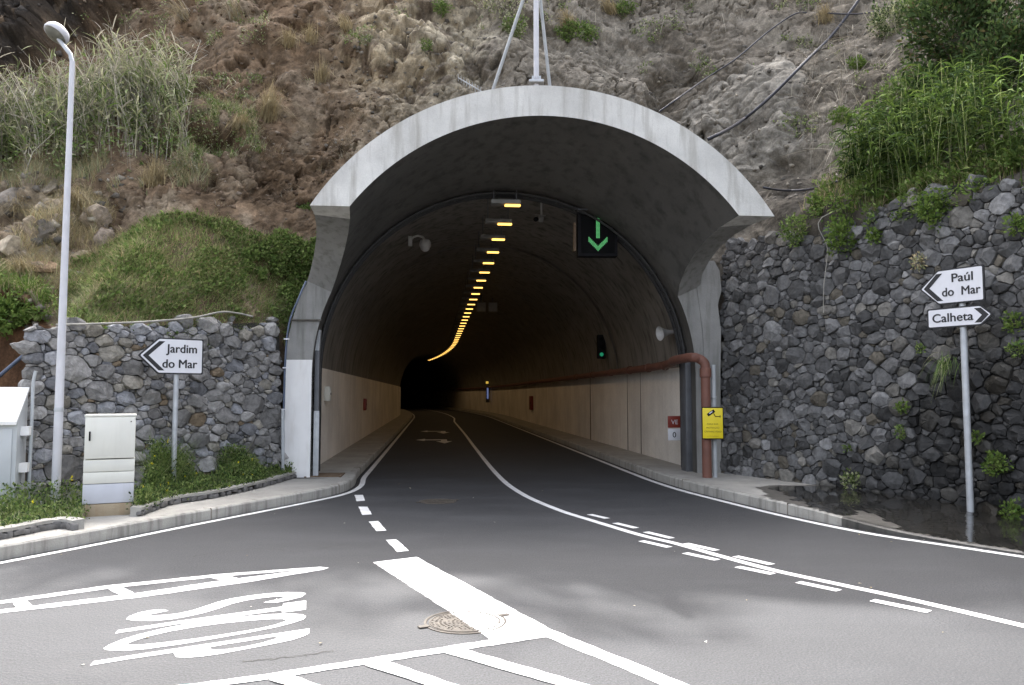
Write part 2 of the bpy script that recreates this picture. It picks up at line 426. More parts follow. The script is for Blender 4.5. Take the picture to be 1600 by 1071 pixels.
KL = catmull([Vector((-16, -14, 0)), Vector((-9, 0.6, 0)), Vector((-5.33, 8.0, 0)), Vector((-4.27, 10.4, 0)), Vector((-3.35, 12.5, 0)), Vector((-2.98, 13.6, 0)), Vector((-2.95, 14.7, 0)), T(1.2, -2.98, 0), T(3, -2.98, 0)], 6)[:-1] + in_tunnel(-2.98)
KR = catmull([Vector((22, -18, 0)), Vector((9.6, 2.6, 0)), Vector((5.52, 8.35, 0)), Vector((4.27, 10.25, 0)), Vector((3.33, 13.3, 0)), Vector((2.95, 15.2, 0)), T(1.5, 2.98, 0), T(3, 2.98, 0)], 6)[:-1] + in_tunnel(2.98)
def kerb(name, path, side, hfun, mt='kerb'):
    # path = road-side foot of the kerb; side=-1 kerb lies left of it
    a = path; b = offset_path(path, side * 0.14); c0 = offset_path(path, side * 0.02)
    vs = []; fs = []; n = len(path)
    for i in range(n):
        h = hfun(path[i]); vs += [(a[i].x, a[i].y, -0.02), (a[i].x, a[i].y, h - 0.02), (c0[i].x, c0[i].y, h), (b[i].x, b[i].y, h), (b[i].x, b[i].y, -0.02)]
    for i in range(n - 1):
        for k in range(4): fs.append((i * 5 + k, i * 5 + k + 1, (i + 1) * 5 + k + 1, (i + 1) * 5 + k))
    return tag(MB().add(vs, fs).build(name, M[mt], None, 40), kind='structure')
def h_left(p): return 0.15
def h_right(p): return 0.03 + 0.13 * float(sstep(8.6, 11.2, np.array(p.y)))
kerb('kerb', KL, -1, h_left)
k0 = next(i for i, p in enumerate(KR) if p.y > 10.0)
kerb('kerb', KR[k0:], 1, h_right); kerb('kerb', KR[:k0 + 1], 1, h_right, 'kerb_wet')
def pavement(name, path, side, outs, hfun, mat):
    a = offset_path(path, side * 0.138); n = len(path); vs = []; fs = []
    for i in range(n):
        h = hfun(path[i]) - 0.004; o = outs[i]
        for k in range(5):
            q = a[i].lerp(o, k / 4); vs.append((q.x, q.y, h))
    for i in range(n - 1):
        for k in range(4): fs.append((i * 5 + k, i * 5 + k + 1, (i + 1) * 5 + k + 1, (i + 1) * 5 + k))
    return tag(MB().add(vs, fs).build(name, mat, None, None), kind='structure')
outL = []
for p in KL:
    if p.y < 14.6: outL.append(Vector((min(p.x - 0.4, -9.5 + max(0, p.y - 8) * 0.78), max(p.y, p.y + 0.5), 0)))
    else: outL.append(None)
for i, p in enumerate(KL):
    if outL[i] is None:
        t = (KL[min(i + 1, len(KL) - 1)] - KL[i - 1]).normalized(); outL[i] = p + Vector((-t.y, t.x, 0)) * 1.35
pavement('pavement', KL, -1, outL, h_left, M['pavement'])
outR = []
for i, p in enumerate(KR):
    t = (KR[min(i + 1, len(KR) - 1)] - KR[max(i - 1, 0)]); t.z = 0; t.normalize()
    outR.append(p + Vector((t.y, -t.x, 0)) * (1.35 if p.y > 16 else 2.6))
pavement('pavement', KR, 1, outR, h_right, M['pavement'])

mb = MB()
for path, sd_, hf in ((KL, -1, h_left), (KR, 1, h_right)):       # joints between the kerb stones and pavement slabs
    acc = 0; ob = offset_path(path, sd_ * .07)
    for i in range(1, len(path)):
        acc += (path[i] - path[i - 1]).length
        if acc > 2.9 and -2 < path[i].y < 40:
            acc = 0; t = (path[min(i + 1, len(path) - 1)] - path[i - 1]).normalized(); h = hf(path[i])
            mb.box((ob[i].x, ob[i].y, h / 2 - .0), (.146, .009, h + .004), math.atan2(t.y, t.x) - math.pi / 2)
tag(mb.build('kerb_joint', M['earth'], None, None), kind='structure')

# ------------------------------------------------------------------ road markings (painted sheets, 4 mm above the asphalt)
ZM = 0.004
def marking(name, mb): return tag(mb.build(name, M['paint'], None, None), kind='structure')
def quads(polys, z=ZM, ragged=True):
    mb = MB()
    for zi, poly in enumerate(polys):
        zz = z + 0.0012 * zi
        pts = []
        n = len(poly)
        for i in range(n):     # paint edges are a little ragged
            a = G(*poly[i]); b = G(*poly[(i + 1) % n]); k = max(1, int((b - a).length / 0.06)); nn = Vector((b.y - a.y, a.x - b.x, 0)).normalized()
            for j in range(k): pts.append(a.lerp(b, j / k) + nn * (random.uniform(-0.006, 0.006) if j else 0))
        tris = tessellate_polygon([[Vector((p.x, p.y, 0)) for p in pts]])
        mb.add([(p.x, p.y, zz) for p in pts], [tuple(t) for t in tris])
    return mb
eL = offset_path([p for p in KL if p.y > -2], 0.13); eR = offset_path([p for p in KR if p.y > -4], -0.15)
marking('edge_line', strip_mb(eL, 0.10, ZM)); marking('edge_line', strip_mb(eR, 0.11, ZM))
cpts = [G(x, y) for x, y in ((1600, 979), (1424, 938), (1300, 911.5), (1210, 892), (1131, 871), (1056, 850), (1000, 836.5), (925, 814), (869, 796), (812, 770), (775, 740), (740, 697), (725, 677), (708, 657))]
cd0 = (cpts[0] - cpts[1]).normalized()
cpath = catmull([cpts[0] + cd0 * k for k in (9, 6.5, 4.5, 3, 2, 1)] + cpts, 5)[:-1] + in_tunnel(0.05, 41)
marking('centre_line', strip_mb(cpath, 0.105, ZM))
mb = MB()
for a, b in (((1009, 832), (1050, 842)), ((1071, 850), (1120, 861)), ((1149, 870), (1206, 883)), ((921, 804.5), (949, 811)), ((961, 818), (994, 826)),
             ((1002, 846), (1046, 856)), ((1070, 865), (1121, 876)), ((1152, 886.5), (1208, 898)), ((1247, 910.5), (1311, 924)), ((1363, 939), (1452, 957))):
    A = G(*a); B = G(*b); strip_mb([A, A.lerp(B, 0.5), B], 0.1, ZM + .0015, mb)
marking('lane_dash', mb)
marking('junction_dash', quads([[(554, 774), (567, 774), (570, 783), (557, 784)], [(560, 792.5), (574, 792.5), (581, 804.5), (566, 805.5)],
       [(576, 816), (591, 815), (604, 830), (588, 831)], [(602.5, 845), (619, 844), (639, 862), (621, 864)]]))
marking('stop_bar', quads([[(583, 879.5), (651, 871), (745, 922), (863, 985.5), (1000, 1040), (1140, 1098), (1100, 1098), (1000, 1057), (854, 996.5), (767, 1001), (690, 949)],
       [(767, 1001), (854, 996.5), (400, 1065.5), (150, 1098), (110, 1094), (400, 1057)],
       [(692, 1020.5), (727, 1016), (917, 1071), (985, 1092), (930, 1092), (868, 1071)],
       [(570, 1041), (606, 1035.5), (711, 1071), (770, 1092), (715, 1092), (662, 1071)],
       [(420, 1064), (460, 1058.5), (494, 1071), (555, 1094), (510, 1094), (452, 1074)]]))
marking('island_marking', quads([[(514, 888), (500, 886.5), (340, 898), (165, 916), (0, 940), (-250, 978), (-250, 985), (0, 944.5), (170, 920.5), (340, 902), (478, 891), (350, 907.5), (205, 929), (0, 954), (-250, 987), (-250, 994), (0, 959), (220, 934), (390, 910), (505, 891)],
       [(325, 902), (352, 899.5), (387, 909), (360, 912)], [(165, 918.5), (188, 916), (216, 932.5), (192, 935)], [(18, 940.5), (40, 937.5), (55, 951.5), (28, 954.5)]]))
# STOP lettering, read from the left
STOP = [
 ([(1365,108),(1340,128),(1260,148),(1190,162),(1110,162),(1150,152),(1210,140),(1245,128),(1180,126),(1090,136),(1000,150),(920,170),(850,195),(760,222),(660,245),(560,262),(460,271),(340,270),(293,262),(310,245),(370,222),(440,208),(510,203),(545,210),(490,222),(435,232),(430,240),(500,238),(600,228),(690,208),(770,182),(840,158),(920,138),(1020,122),(1130,108),(1250,100),(1340,101)], None),
 ([(228,346),(245,327),(600,273),(1226,186),(1229,168),(1365,150),(1363,203),(1221,222),(1222,207),(600,290)], None),
 ([(1365,245),(1350,262),(1290,282),(1180,310),(1000,345),(800,380),(600,413),(420,438),(280,450),(180,445),(158,436),(190,415),(270,382),(370,352),(500,320),(650,290),(820,265),(1000,245),(1150,232),(1280,228),(1345,234)],
  [(1248,266),(1240,275),(1180,295),(1080,318),(900,348),(700,378),(500,402),(380,414),(310,415),(297,408),(340,390),(430,362),(560,332),(700,308),(860,286),(1020,270),(1160,260),(1225,260)]),
 ([(78,537),(100,513),(400,465),(700,420),(1000,375),(1385,317),(1383,345),(1350,362),(1280,385),(1150,412),(1000,440),(850,468),(740,484),(640,490),(590,486),(582,470),(575,460),(300,500)],
  [(1193,368),(1180,380),(1100,403),(1000,425),(900,440),(820,444),(785,438),(795,427),(900,408),(1000,393),(1100,377),(1180,363)])]
mb = MB()
for outer, inner in STOP:
    loops = [[G(120 + x / 3.81, 900 + y / 3.81) for x, y in lp] for lp in (outer, inner) if lp]
    loops = [[Vector((p.x, p.y, 0)) for p in lp] for lp in loops]
    mb.add([(p.x, p.y, ZM) for lp in loops for p in lp], [tuple(t) for t in tessellate_polygon(loops)])
marking('stop_lettering', mb)
# lane arrows inside the tunnel
def arrow_mark(a, s, k=1.0):
    mb = MB(); pts = [(-1.0, 0), (-0.55, -0.28), (-0.55, -0.1), (0.25, -0.1), (0.25, -0.35), (0.0, -0.35), (0.4, -0.85), (0.8, -0.35), (0.55, -0.35), (0.55, 0.1), (-0.55, 0.1), (-0.55, 0.28)]
    vs = [T(a + y * k * 2.6, s + x * k * 0.75, ZM) for x, y in pts]
    tris = tessellate_polygon([[Vector((p.x, p.y, 0)) for p in vs]])
    return marking('lane_arrow', mb.add(vs, [tuple(t) for t in tris]))
arrow_mark(14.6, -1.35); arrow_mark(21.5, -1.3)

# ------------------------------------------------------------------ cliff
COLS = [(-60, [(18, -.5), (18.5, 2.8), (22, 6), (25, 10.5), (28, 16), (33, 25)]),
 (-14, [(13.2, -.5), (13.5, 2.8), (16.6, 5.5), (19.4, 10), (22.8, 16), (28, 24)]),
 (-7.2, [(12.0, -.5), (12.2, 2.75), (14.6, 5.0), (17.8, 9.5), (21.3, 15.5), (27, 24)]),
 (-6.6, [(11.6, -.5), (11.3, 2.72), (14.3, 5.0), (17.7, 9.5), (21.2, 15.5), (27, 24)]),
 (-5.5, [(13.5, -.5), (13.15, 2.88), (15.0, 5.0), (17.5, 9.3), (21, 15.5), (27, 24)]),
 (-4.4, [(15.6, -.5), (15.1, 3.05), (16.0, 5.2), (17.6, 9.2), (20.8, 15.5), (26.8, 24)]),
 (0, [(16.6, -.5), (16.4, 3), (16.8, 6.2), (17.9, 9.5), (20.6, 15.5), (26.5, 25.4)]),
 (4.4, [(16.3, -.5), (16.3, 4.4), (17.0, 6.3), (18.3, 9.5), (20.8, 15.5), (26.5, 25.8)]),
 (5.5, [(13.7, -.5), (13.7, 4.8), (15.8, 6.3), (18.2, 9.5), (20.8, 15.5), (26.5, 25.8)]),
 (7, [(10.9, -.5), (10.95, 4.8), (14.2, 6.3), (18, 9.7), (20.8, 15.5), (26.5, 24)]),
 (9.2, [(6.7, -.5), (6.7, 4.85), (12.5, 6.8), (17.3, 10.2), (20.6, 16), (26.5, 24)]),
 (12, [(4, -.5), (4, 4.9), (11.0, 7), (16.6, 10.5), (20.3, 16), (26.5, 24)]),
 (60, [(4, -.5), (4, 4.8), (10, 7), (16, 10.5), (20, 16), (26, 25)])]
us = np.concatenate([np.linspace(-60, -13, 60)[:-1], np.linspace(-13, 12.5, 860), np.linspace(12.5, 60, 60)[1:]])
vr = np.concatenate([np.linspace(0, 1, 30)[:-1], np.linspace(1, 2, 130)[:-1], np.linspace(2, 3, 170)[:-1], np.linspace(3, 3.7, 120)[:-1], np.linspace(3.7, 5, 40)])
cx = np.array([c[0] for c in COLS], float)
rows = np.array([c[1] for c in COLS], float)           # ncol,6,2
def samp_v(v):                                          # -> ncol,nv,2
    i = np.clip(np.floor(v).astype(int), 0, 4); t = v - i
    return rows[:, i] * (1 - t)[None, :, None] + rows[:, i + 1] * t[None, :, None]
gv = samp_v(vr)
gy = np.stack([np.interp(us, cx, gv[:, k, 0]) for k in range(len(vr))], 1)
gz = np.stack([np.interp(us, cx, gv[:, k, 1]) for k in range(len(vr))], 1)
gx = np.repeat(us[:, None], len(vr), 1)
for it in range(3):                                     # soften the control creases
    gy[1:-1] = (gy[:-2] + 2 * gy[1:-1] + gy[2:]) / 4
    gy[:, 31:-1] = (gy[:, 30:-2] + 2 * gy[:, 31:-1] + gy[:, 32:]) / 4
Pt = np.stack([gx, gy, gz], -1)
def gnormals(Pt):
    du = np.gradient(Pt, axis=0); dv = np.gradient(Pt, axis=1); n = np.cross(du, dv)
    n /= np.linalg.norm(n, axis=-1, keepdims=True) + 1e-9
    n[n[..., 1] > 0] *= -1 if (n[..., 1] > 0).mean() > 0.5 else 1
    return n
nr = gnormals(Pt)
PXb, PYb = project(Pt)
wx = 28 * fbm(Pt * 0.9, 3, 40); wy = 28 * fbm(Pt * 0.9 + 9, 3, 60)
PX, PY = PXb + wx, PYb + wy
def zone(poly, soft=0.5): return in_poly(PX, PY, poly).astype(float)
ZB = zone([(-900, -600), (300, -600), (235, 0), (190, 28), (100, 70), (70, 120), (20, 150), (-60, 190), (-900, 300)])   # dark basalt bed
ZP = np.exp(-(((PX - 668) / 100) ** 2 + ((PY - 75) / 115) ** 2))                                                          # pale weathered rock
ZR = zone([(-500, 260), (40, 255), (150, 290), (190, 330), (185, 380), (100, 430), (60, 500), (-500, 470)])               # rocks on the left
ZS = zone([(-500, 480), (45, 490), (70, 520), (70, 640), (-500, 640)])                                                    # red-brown soil cut
def soften(z, k):
    for _ in range(k):
        z[1:-1] = (z[:-2] + 2 * z[1:-1] + z[2:]) / 4; z[:, 1:-1] = (z[:, :-2] + 2 * z[:, 1:-1] + z[:, 2:]) / 4
    return z
ZB = soften(ZB, 14); ZR = soften(ZR, 8)
ZG = sstep(560, 820, PX + 0.25 * PY)                                                                                     # greyer to the right
ZC = zone([(1040, 190), (1130, 110), (1230, 90), (1270, 180), (1240, 240), (1180, 270), (1130, 300), (1060, 260)])        # pale grey ash slab
att = 1 - sstep(3.7, 5.2, vr)[None, :] * 0.3
att = att * sstep(0.97, 1.12, vr)[None, :]
c1, c2, cid = worley(Pt * 6.0, 45)
clod = (cid - 0.5) * 0.06
c1, c2, cid2 = worley(Pt * 11.0, 47)
clod = clod + (cid2 - 0.5) * 0.035
g1, g2, gid = worley(np.stack([Pt[..., 0] * 1.7 + .5 * Pt[..., 2], Pt[..., 1] * 1.2, Pt[..., 2] * 1.5 - .6 * Pt[..., 0]], -1), 65)
chunk = (gid - 0.5) * 0.26 + 0.14 * sstep(0, .25, g2 - g1)
gul = ridged(np.stack([Pt[..., 0] * 0.8 + 0.3 * Pt[..., 2], Pt[..., 1] * 0.3, Pt[..., 2] * 0.18], -1) + 0.3 * fbm(Pt * .5, 2, 68)[..., None], 4, 66)
pock = np.clip(vnoise(Pt * 2.1 + 0.6 * fbm(Pt * 3, 2, 72)[..., None], 74) - 0.25, 0, 1)
rockp = sstep(.0, .35, fbm(Pt * .5, 3, 69))
crv = vnoise(Pt * np.array([.9, .9, 1.3]) + 0.7 * fbm(Pt * 1.6, 3, 75)[..., None], 76)
crack = (1 - sstep(.0, .05, np.abs(crv))) * sstep(-.1, .3, vnoise(Pt * .7, 79))
pit = np.clip(vnoise(Pt * 4.2 + 0.5 * fbm(Pt * 5, 2, 82)[..., None], 84) - 0.45, 0, 1) * sstep(.0, .4, vnoise(Pt * .8, 86))
plane_ = np.abs(vnoise(np.stack([Pt[..., 0] * .55 + .35 * Pt[..., 2], Pt[..., 2] * .45 - .2 * Pt[..., 0], Pt[..., 1] * .2], -1) + .25 * fbm(Pt * .8, 2, 88)[..., None], 87))
h1, h2, hid = worley(Pt * np.array([3.4, 3.4, 4.6]), 302)
frac = (hid - .5) * .12 + .05 * sstep(0, .12, h2 - h1)
sm = .85 - .45 * ZG
disp = sm * (0.32 * clod + frac * (.2 + .6 * rockp) + chunk * (0.08 + 0.7 * rockp)) + 0.05 * gul - 0.42 * pock * (0.08 + ZP + 0.25 * ZG) + 0.36 * fbm(Pt * 0.35, 3, 1) + 0.38 * plane_ - 0.2 * crack - 0.7 * pit + 0.09 * fbm(Pt * 1.1, 2, 2) + 0.02 * fbm(Pt * 6, 3, 3)
w1, w2, wid = worley(Pt * np.array([1.1, 1.1, 1.5]) + 0.25 * fbm(Pt * 1.3, 2, 8)[..., None], 5)
crk = sstep(0.0, 0.16, w2 - w1)
blk = (wid - 0.5) * 0.55 * crk + 0.12 * crk
w1b, w2b, widb = worley(Pt * np.array([3.0, 3.0, 3.8]), 25)
crkb = sstep(0.0, 0.2, w2b - w1b)
blkb = (widb - 0.5) * 0.18 + 0.06 * crkb
rocky = np.clip(ZB + ZR + 0.75 * ZP * (fbm(Pt * 1.4, 3, 71) > -0.25), 0, 1)
disp = disp * (1 - 0.4 * rocky) + rocky * (blk + blkb) + ZB * (0.75 + 0.9 * chunk + 0.5 * blkb) + 0.18 * ZP
strata = vnoise(np.stack([Pt[..., 0] * 0.4, Pt[..., 2] * 2.2 + 0.5 * Pt[..., 0], Pt[..., 1] * 0], -1), 90)
disp += 0.07 * strata * (1 - ZG * 0.4) + 0.06 * ZC - 0.7 * np.clip(fbm(Pt * 0.55, 3, 210) - .35, 0, 1) * sstep(0.0, 0.5, vnoise(Pt * np.array([.8, .8, 1.6]), 213)) - 0.1 * (1 - crkb) * (0.3 + 0.4 * ZG) * (fbm(Pt * 0.8, 2, 95) > 0.1)
hol = np.exp(-(((PX - 1235) / 60) ** 2 + ((PY - 262) / 26) ** 2)) + 0.7 * np.exp(-(((PX - 600) / 55) ** 2 + ((PY - 140) / 22) ** 2))
disp -= 0.55 * hol
ZK = soften(zone([(60, 540), (80, 420), (185, 350), (280, 310), (370, 310), (520, 320), (530, 560)]), 20)
disp = disp * (1 - .75 * ZK) - .12 * ZK
Pt = Pt + nr * (disp * att)[..., None]
nr = gnormals(Pt)
# earth and rock colours, darker along the cracks and towards the lower right
def mixc(a, b, t): return a * (1 - t[..., None]) + np.array(b)[None, None] * t[..., None]
n1 = fbm(Pt * 0.7, 4, 31) * 0.5 + 0.5; n2 = fbm(Pt * 2.4, 4, 33) * 0.5 + 0.5; n3 = fbm(Pt * 7.0, 3, 35) * 0.5 + 0.5
colr = np.zeros(Pt.shape) + np.array([0.165, 0.124, 0.088])
colr = mixc(colr, (0.26, 0.195, 0.14), sstep(0.45, 0.8, n2))
colr = mixc(colr, (0.245, 0.21, 0.165), ZG * 0.95)
colr = mixc(colr, (0.37, 0.325, 0.26), ZG * sstep(0.45, 0.85, n1) * 0.7)
colr = mixc(colr, (0.105, 0.09, 0.075), sstep(0.55, 0.85, n3) * 0.5)
colr = mixc(colr, (0.30, 0.26, 0.21), sstep(.62, .95, gid) * 0.45)
colr = mixc(colr, (0.09, 0.075, 0.06), (1 - sstep(.0, .07, g2 - g1)) * 0.3 * rockp)
colr = mixc(colr, (0.1, 0.085, 0.07), crack * 0.5)
colr = mixc(colr, (0.34, 0.3, 0.24), sstep(.45, .9, fbm(Pt * 1.3, 4, 230) + .25 * plane_) * .5)
colr = mixc(colr, (0.5, 0.44, 0.33), np.clip(ZP * 1.5, 0, 1) * sstep(0.2, 0.5, n2) * 0.95)
colr = mixc(colr, (0.38, 0.345, 0.29), ZC * 0.7)
colr = mixc(colr, (0.06, 0.055, 0.052), ZB * sstep(0.2, 0.45, n2 + 0.2))
colr = mixc(colr, (0.26, 0.19, 0.13), ZB * sstep(0.62, 0.8, n1) * 0.8)
colr = mixc(colr, (0.34, 0.305, 0.25), ZR * (0.35 + 0.6 * sstep(0.3, 0.7, wid)))
colr = mixc(colr, (0.115, 0.068, 0.042), ZS)
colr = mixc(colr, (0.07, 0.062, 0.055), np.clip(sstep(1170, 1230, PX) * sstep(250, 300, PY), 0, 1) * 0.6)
n4 = fbm(Pt * 19.0, 2, 37) * 0.5 + 0.5
colr *= 0.70 * (np.array([1.08, 1.0, 0.9]) * (1 - ZG[..., None]) + np.array([.98, 1.0, 1.02]) * ZG[..., None])
colr *= ((0.7 + 0.6 * n3) * (0.75 + 0.5 * n4) * (0.8 + 0.4 * cid) * (0.85 + .3 * hid))[..., None]
nu, nv = gx.shape
idx = np.arange(nu * nv).reshape(nu, nv)
q = np.stack([idx[:-1, :-1], idx[1:, :-1], idx[1:, 1:], idx[:-1, 1:]], -1).reshape(-1, 4)
cen = (Pt[:-1, :-1] + Pt[1:, 1:] + Pt[1:, :-1] + Pt[:-1, 1:]) / 4
dx = cen[..., 0] - C0.x; dyy = cen[..., 1] - C0.y
sl = dx * math.cos(HEAD) + dyy * math.sin(HEAD)
hole = (np.abs(sl) < 4.02) & (cen[..., 2] < 2.1 + np.sqrt(np.maximum(0, 4.02 ** 2 - sl ** 2))) & (cen[..., 1] < 22)
keep = ~hole.reshape(-1)
q = q[keep]
def np_mesh(name, V, F, C=None, mat=None, parent=None, smooth=False, alpha=None):
    me = D.meshes.new(name); V = np.asarray(V, np.float32); F = np.asarray(F, np.int32)
    me.vertices.add(len(V)); me.vertices.foreach_set('co', V.ravel())
    k = F.shape[1]; me.loops.add(F.size); me.loops.foreach_set('vertex_index', F.ravel())
    me.polygons.add(len(F)); me.polygons.foreach_set('loop_start', np.arange(0, F.size, k, dtype=np.int32))
    if smooth: me.polygons.foreach_set('use_smooth', np.ones(len(F), bool))
    me.update(calc_edges=True)
    if C is not None:
        at = me.color_attributes.new('Col', 'FLOAT_COLOR', 'POINT')
        c4 = np.ones((len(V), 4), np.float32); c4[:, :3] = np.clip(C, 0, 1)
        if alpha is not None: c4[:, 3] = alpha
        at.data.foreach_set('color', c4.ravel())
    return link_mesh(name, me, mat, parent)
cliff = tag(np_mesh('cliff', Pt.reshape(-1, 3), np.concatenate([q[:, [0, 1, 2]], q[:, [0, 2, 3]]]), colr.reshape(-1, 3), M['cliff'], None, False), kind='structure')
cliff_bvh = BVHTree.FromPolygons([tuple(v) for v in Pt.reshape(-1, 3).tolist()], q.tolist())
top = [tuple(Pt[i, -1]) for i in range(0, nu, 4)]
n = len(top)
tag(MB().add(top + [(x * 1.6, 150, 27) for x, y, z in top], [(i, i + 1, i + 1 + n, i + n) for i in range(n - 1)]).build('hill_top', M['earth'], None, None), kind='structure')
def on_cliff(px, py):
    r = ray(px, py).normalized(); h = cliff_bvh.ray_cast(Vector((0, 0, EYE)), r)
    return (h[0], h[1]) if h[0] else (P(px, py, 17), Vector((0, -1, 0)))
cenf = cen.reshape(-1, 3)[keep]; cnr = ((nr[:-1, :-1] + nr[1:, 1:]) / 2).reshape(-1, 3)[keep]
e1 = (Pt[1:, :-1] - Pt[:-1, :-1]).reshape(-1, 3)[keep]; e2 = (Pt[:-1, 1:] - Pt[:-1, :-1]).reshape(-1, 3)[keep]
carea = np.linalg.norm(np.cross(e1, e2), axis=1)
cpx, cpy = project(cenf)
cpxw = cpx + 22 * fbm(cenf * 1.2, 3, 140); cpyw = cpy + 22 * fbm(cenf * 1.2, 3, 150)
cpatch = fbm(cenf * 1.5, 3, 160)
def scatter(poly, n, patch=None, warp=True):
    m = in_poly(cpxw if warp else cpx, cpyw if warp else cpy, poly)
    if patch is not None: m &= cpatch > patch
    wgt = carea * m
    if wgt.sum() == 0: return np.zeros((0, 3)), np.zeros((0, 3))
    i = RNG.choice(len(wgt), n, p=wgt / wgt.sum())
    return cenf[i] + e1[i] * RNG.uniform(-.5, .5, (n, 1)) + e2[i] * RNG.uniform(-.5, .5, (n, 1)), cnr[i]

# ------------------------------------------------------------------ vegetation builders
class Soup:
    def __init__(s): s.V = []; s.F = []; s.C = []; s.n = 0
    def _push(s, V, F, C): s.V.append(V.reshape(-1, 3)); s.F.append(F.reshape(-1, 4) + s.n); s.C.append(C.reshape(-1, 3)); s.n += V.size // 3
    def blades(s, base, h, wid, lean, col, up=None, seg=3, droop=0.0, colvar=0.25):
        n = len(base)
        if n == 0: return s
        h = np.broadcast_to(h, (n,)); wid = np.broadcast_to(wid, (n,))
        a = RNG.uniform(0, 2 * np.pi, n); side = np.stack([np.cos(a), np.sin(a), np.zeros(n)], -1)
        if up is None: up = np.tile([0, 0, 1.0], (n, 1))
        ld = RNG.normal(0, 1, (n, 3)); ld[:, 2] = 0
        ln = ld * np.broadcast_to(lean, (n,))[:, None]
        V = np.zeros((n, seg + 1, 2, 3))
        for k in range(seg + 1):
            t = k / seg
            c = base + up * (h * t)[:, None] + ln * (h * t * t)[:, None]; c[:, 2] -= droop * h * t ** 3 * np.linalg.norm(ld, axis=1)
            ww = (wid * (1 - 0.93 * t ** 1.5))[:, None] * side * 0.5
            V[:, k, 0] = c - ww; V[:, k, 1] = c + ww
        b = (np.arange(n) * (seg + 1) * 2)[:, None]
        F = np.stack([np.stack([b[:, 0] + k * 2, b[:, 0] + k * 2 + 1, b[:, 0] + k * 2 + 3, b[:, 0] + k * 2 + 2], -1) for k in range(seg)], 1)
        col = np.asarray(col, float); pick = col[RNG.integers(0, len(col), n)] * RNG.uniform(1 - colvar, 1 + colvar, (n, 1))
        s._push(V, F, np.repeat(pick, (seg + 1) * 2, 0)); return s
    def leaves(s, c, size, col, dirs=None, flat=0.5, colvar=0.3, aspect=0.5):
        n = len(c)
        if n == 0: return s
        size = np.broadcast_to(size, (n,))[:, None]
        d = RNG.normal(0, 1, (n, 3)) if dirs is None else dirs + RNG.normal(0, 0.5, (n, 3)); d /= np.linalg.norm(d, axis=1, keepdims=True)
        r = RNG.normal(0, 1, (n, 3)); r[:, 2] += flat; sd = np.cross(d, r); sd /= np.linalg.norm(sd, axis=1, keepdims=True) + 1e-9
        nn = np.cross(sd, d)
        V = np.stack([c, c + d * size * .5 + sd * size * aspect * .5 + nn * size * .08, c + d * size, c + d * size * .5 - sd * size * aspect * .5 + nn * size * .08], 1)
        F = np.arange(n * 4).reshape(n, 4)
        col = np.asarray(col, float); pick = col[RNG.integers(0, len(col), n)] * RNG.uniform(1 - colvar, 1 + colvar, (n, 1))
        s._push(V, F, np.repeat(pick, 4, 0)); return s
    def arch(s, base, dirs, length, wid, col, droop=0.6, seg=4, colvar=0.2):   # long arching leaves
        n = len(base); length = np.broadcast_to(length, (n,)); wid = np.broadcast_to(wid, (n,))
        dh = dirs / (np.linalg.norm(dirs, axis=1, keepdims=True) + 1e-9)
        side = np.cross(dh, [0, 0, 1.0]); side /= np.linalg.norm(side, axis=1, keepdims=True) + 1e-9
        tw = RNG.normal(0, 0.5, (n, 1)); side = side + np.array([0, 0, 1.0]) * tw
        side /= np.linalg.norm(side, axis=1, keepdims=True)
        V = np.zeros((n, seg + 1, 2, 3))
        for k in range(seg + 1):
            t = k / seg
            c = base + dh * (length * t)[:, None]; c[:, 2] -= droop * length * t * t
            wf = math.sin(math.pi * (0.15 + 0.85 * t)) if t < 1 else 0.02
            ww = (wid * wf)[:, None] * side * 0.5
            V[:, k, 0] = c - ww; V[:, k, 1] = c + ww
        b = np.arange(n) * (seg + 1) * 2
        F = np.stack([np.stack([b + k * 2, b + k * 2 + 1, b + k * 2 + 3, b + k * 2 + 2], -1) for k in range(seg)], 1)
        col = np.asarray(col, float); pick = col[RNG.integers(0, len(col), n)] * RNG.uniform(1 - colvar, 1 + colvar, (n, 1))
        s._push(V, F, np.repeat(pick, (seg + 1) * 2, 0)); return s
    def build(s, name, mat, parent=None, origin=None):
        V = np.concatenate(s.V)
        if origin is not None: V = V - np.array(origin)
        o = np_mesh(name, V, np.concatenate(s.F), np.concatenate(s.C), mat, parent)
        if origin is not None and parent is None: o.location = origin
        return o
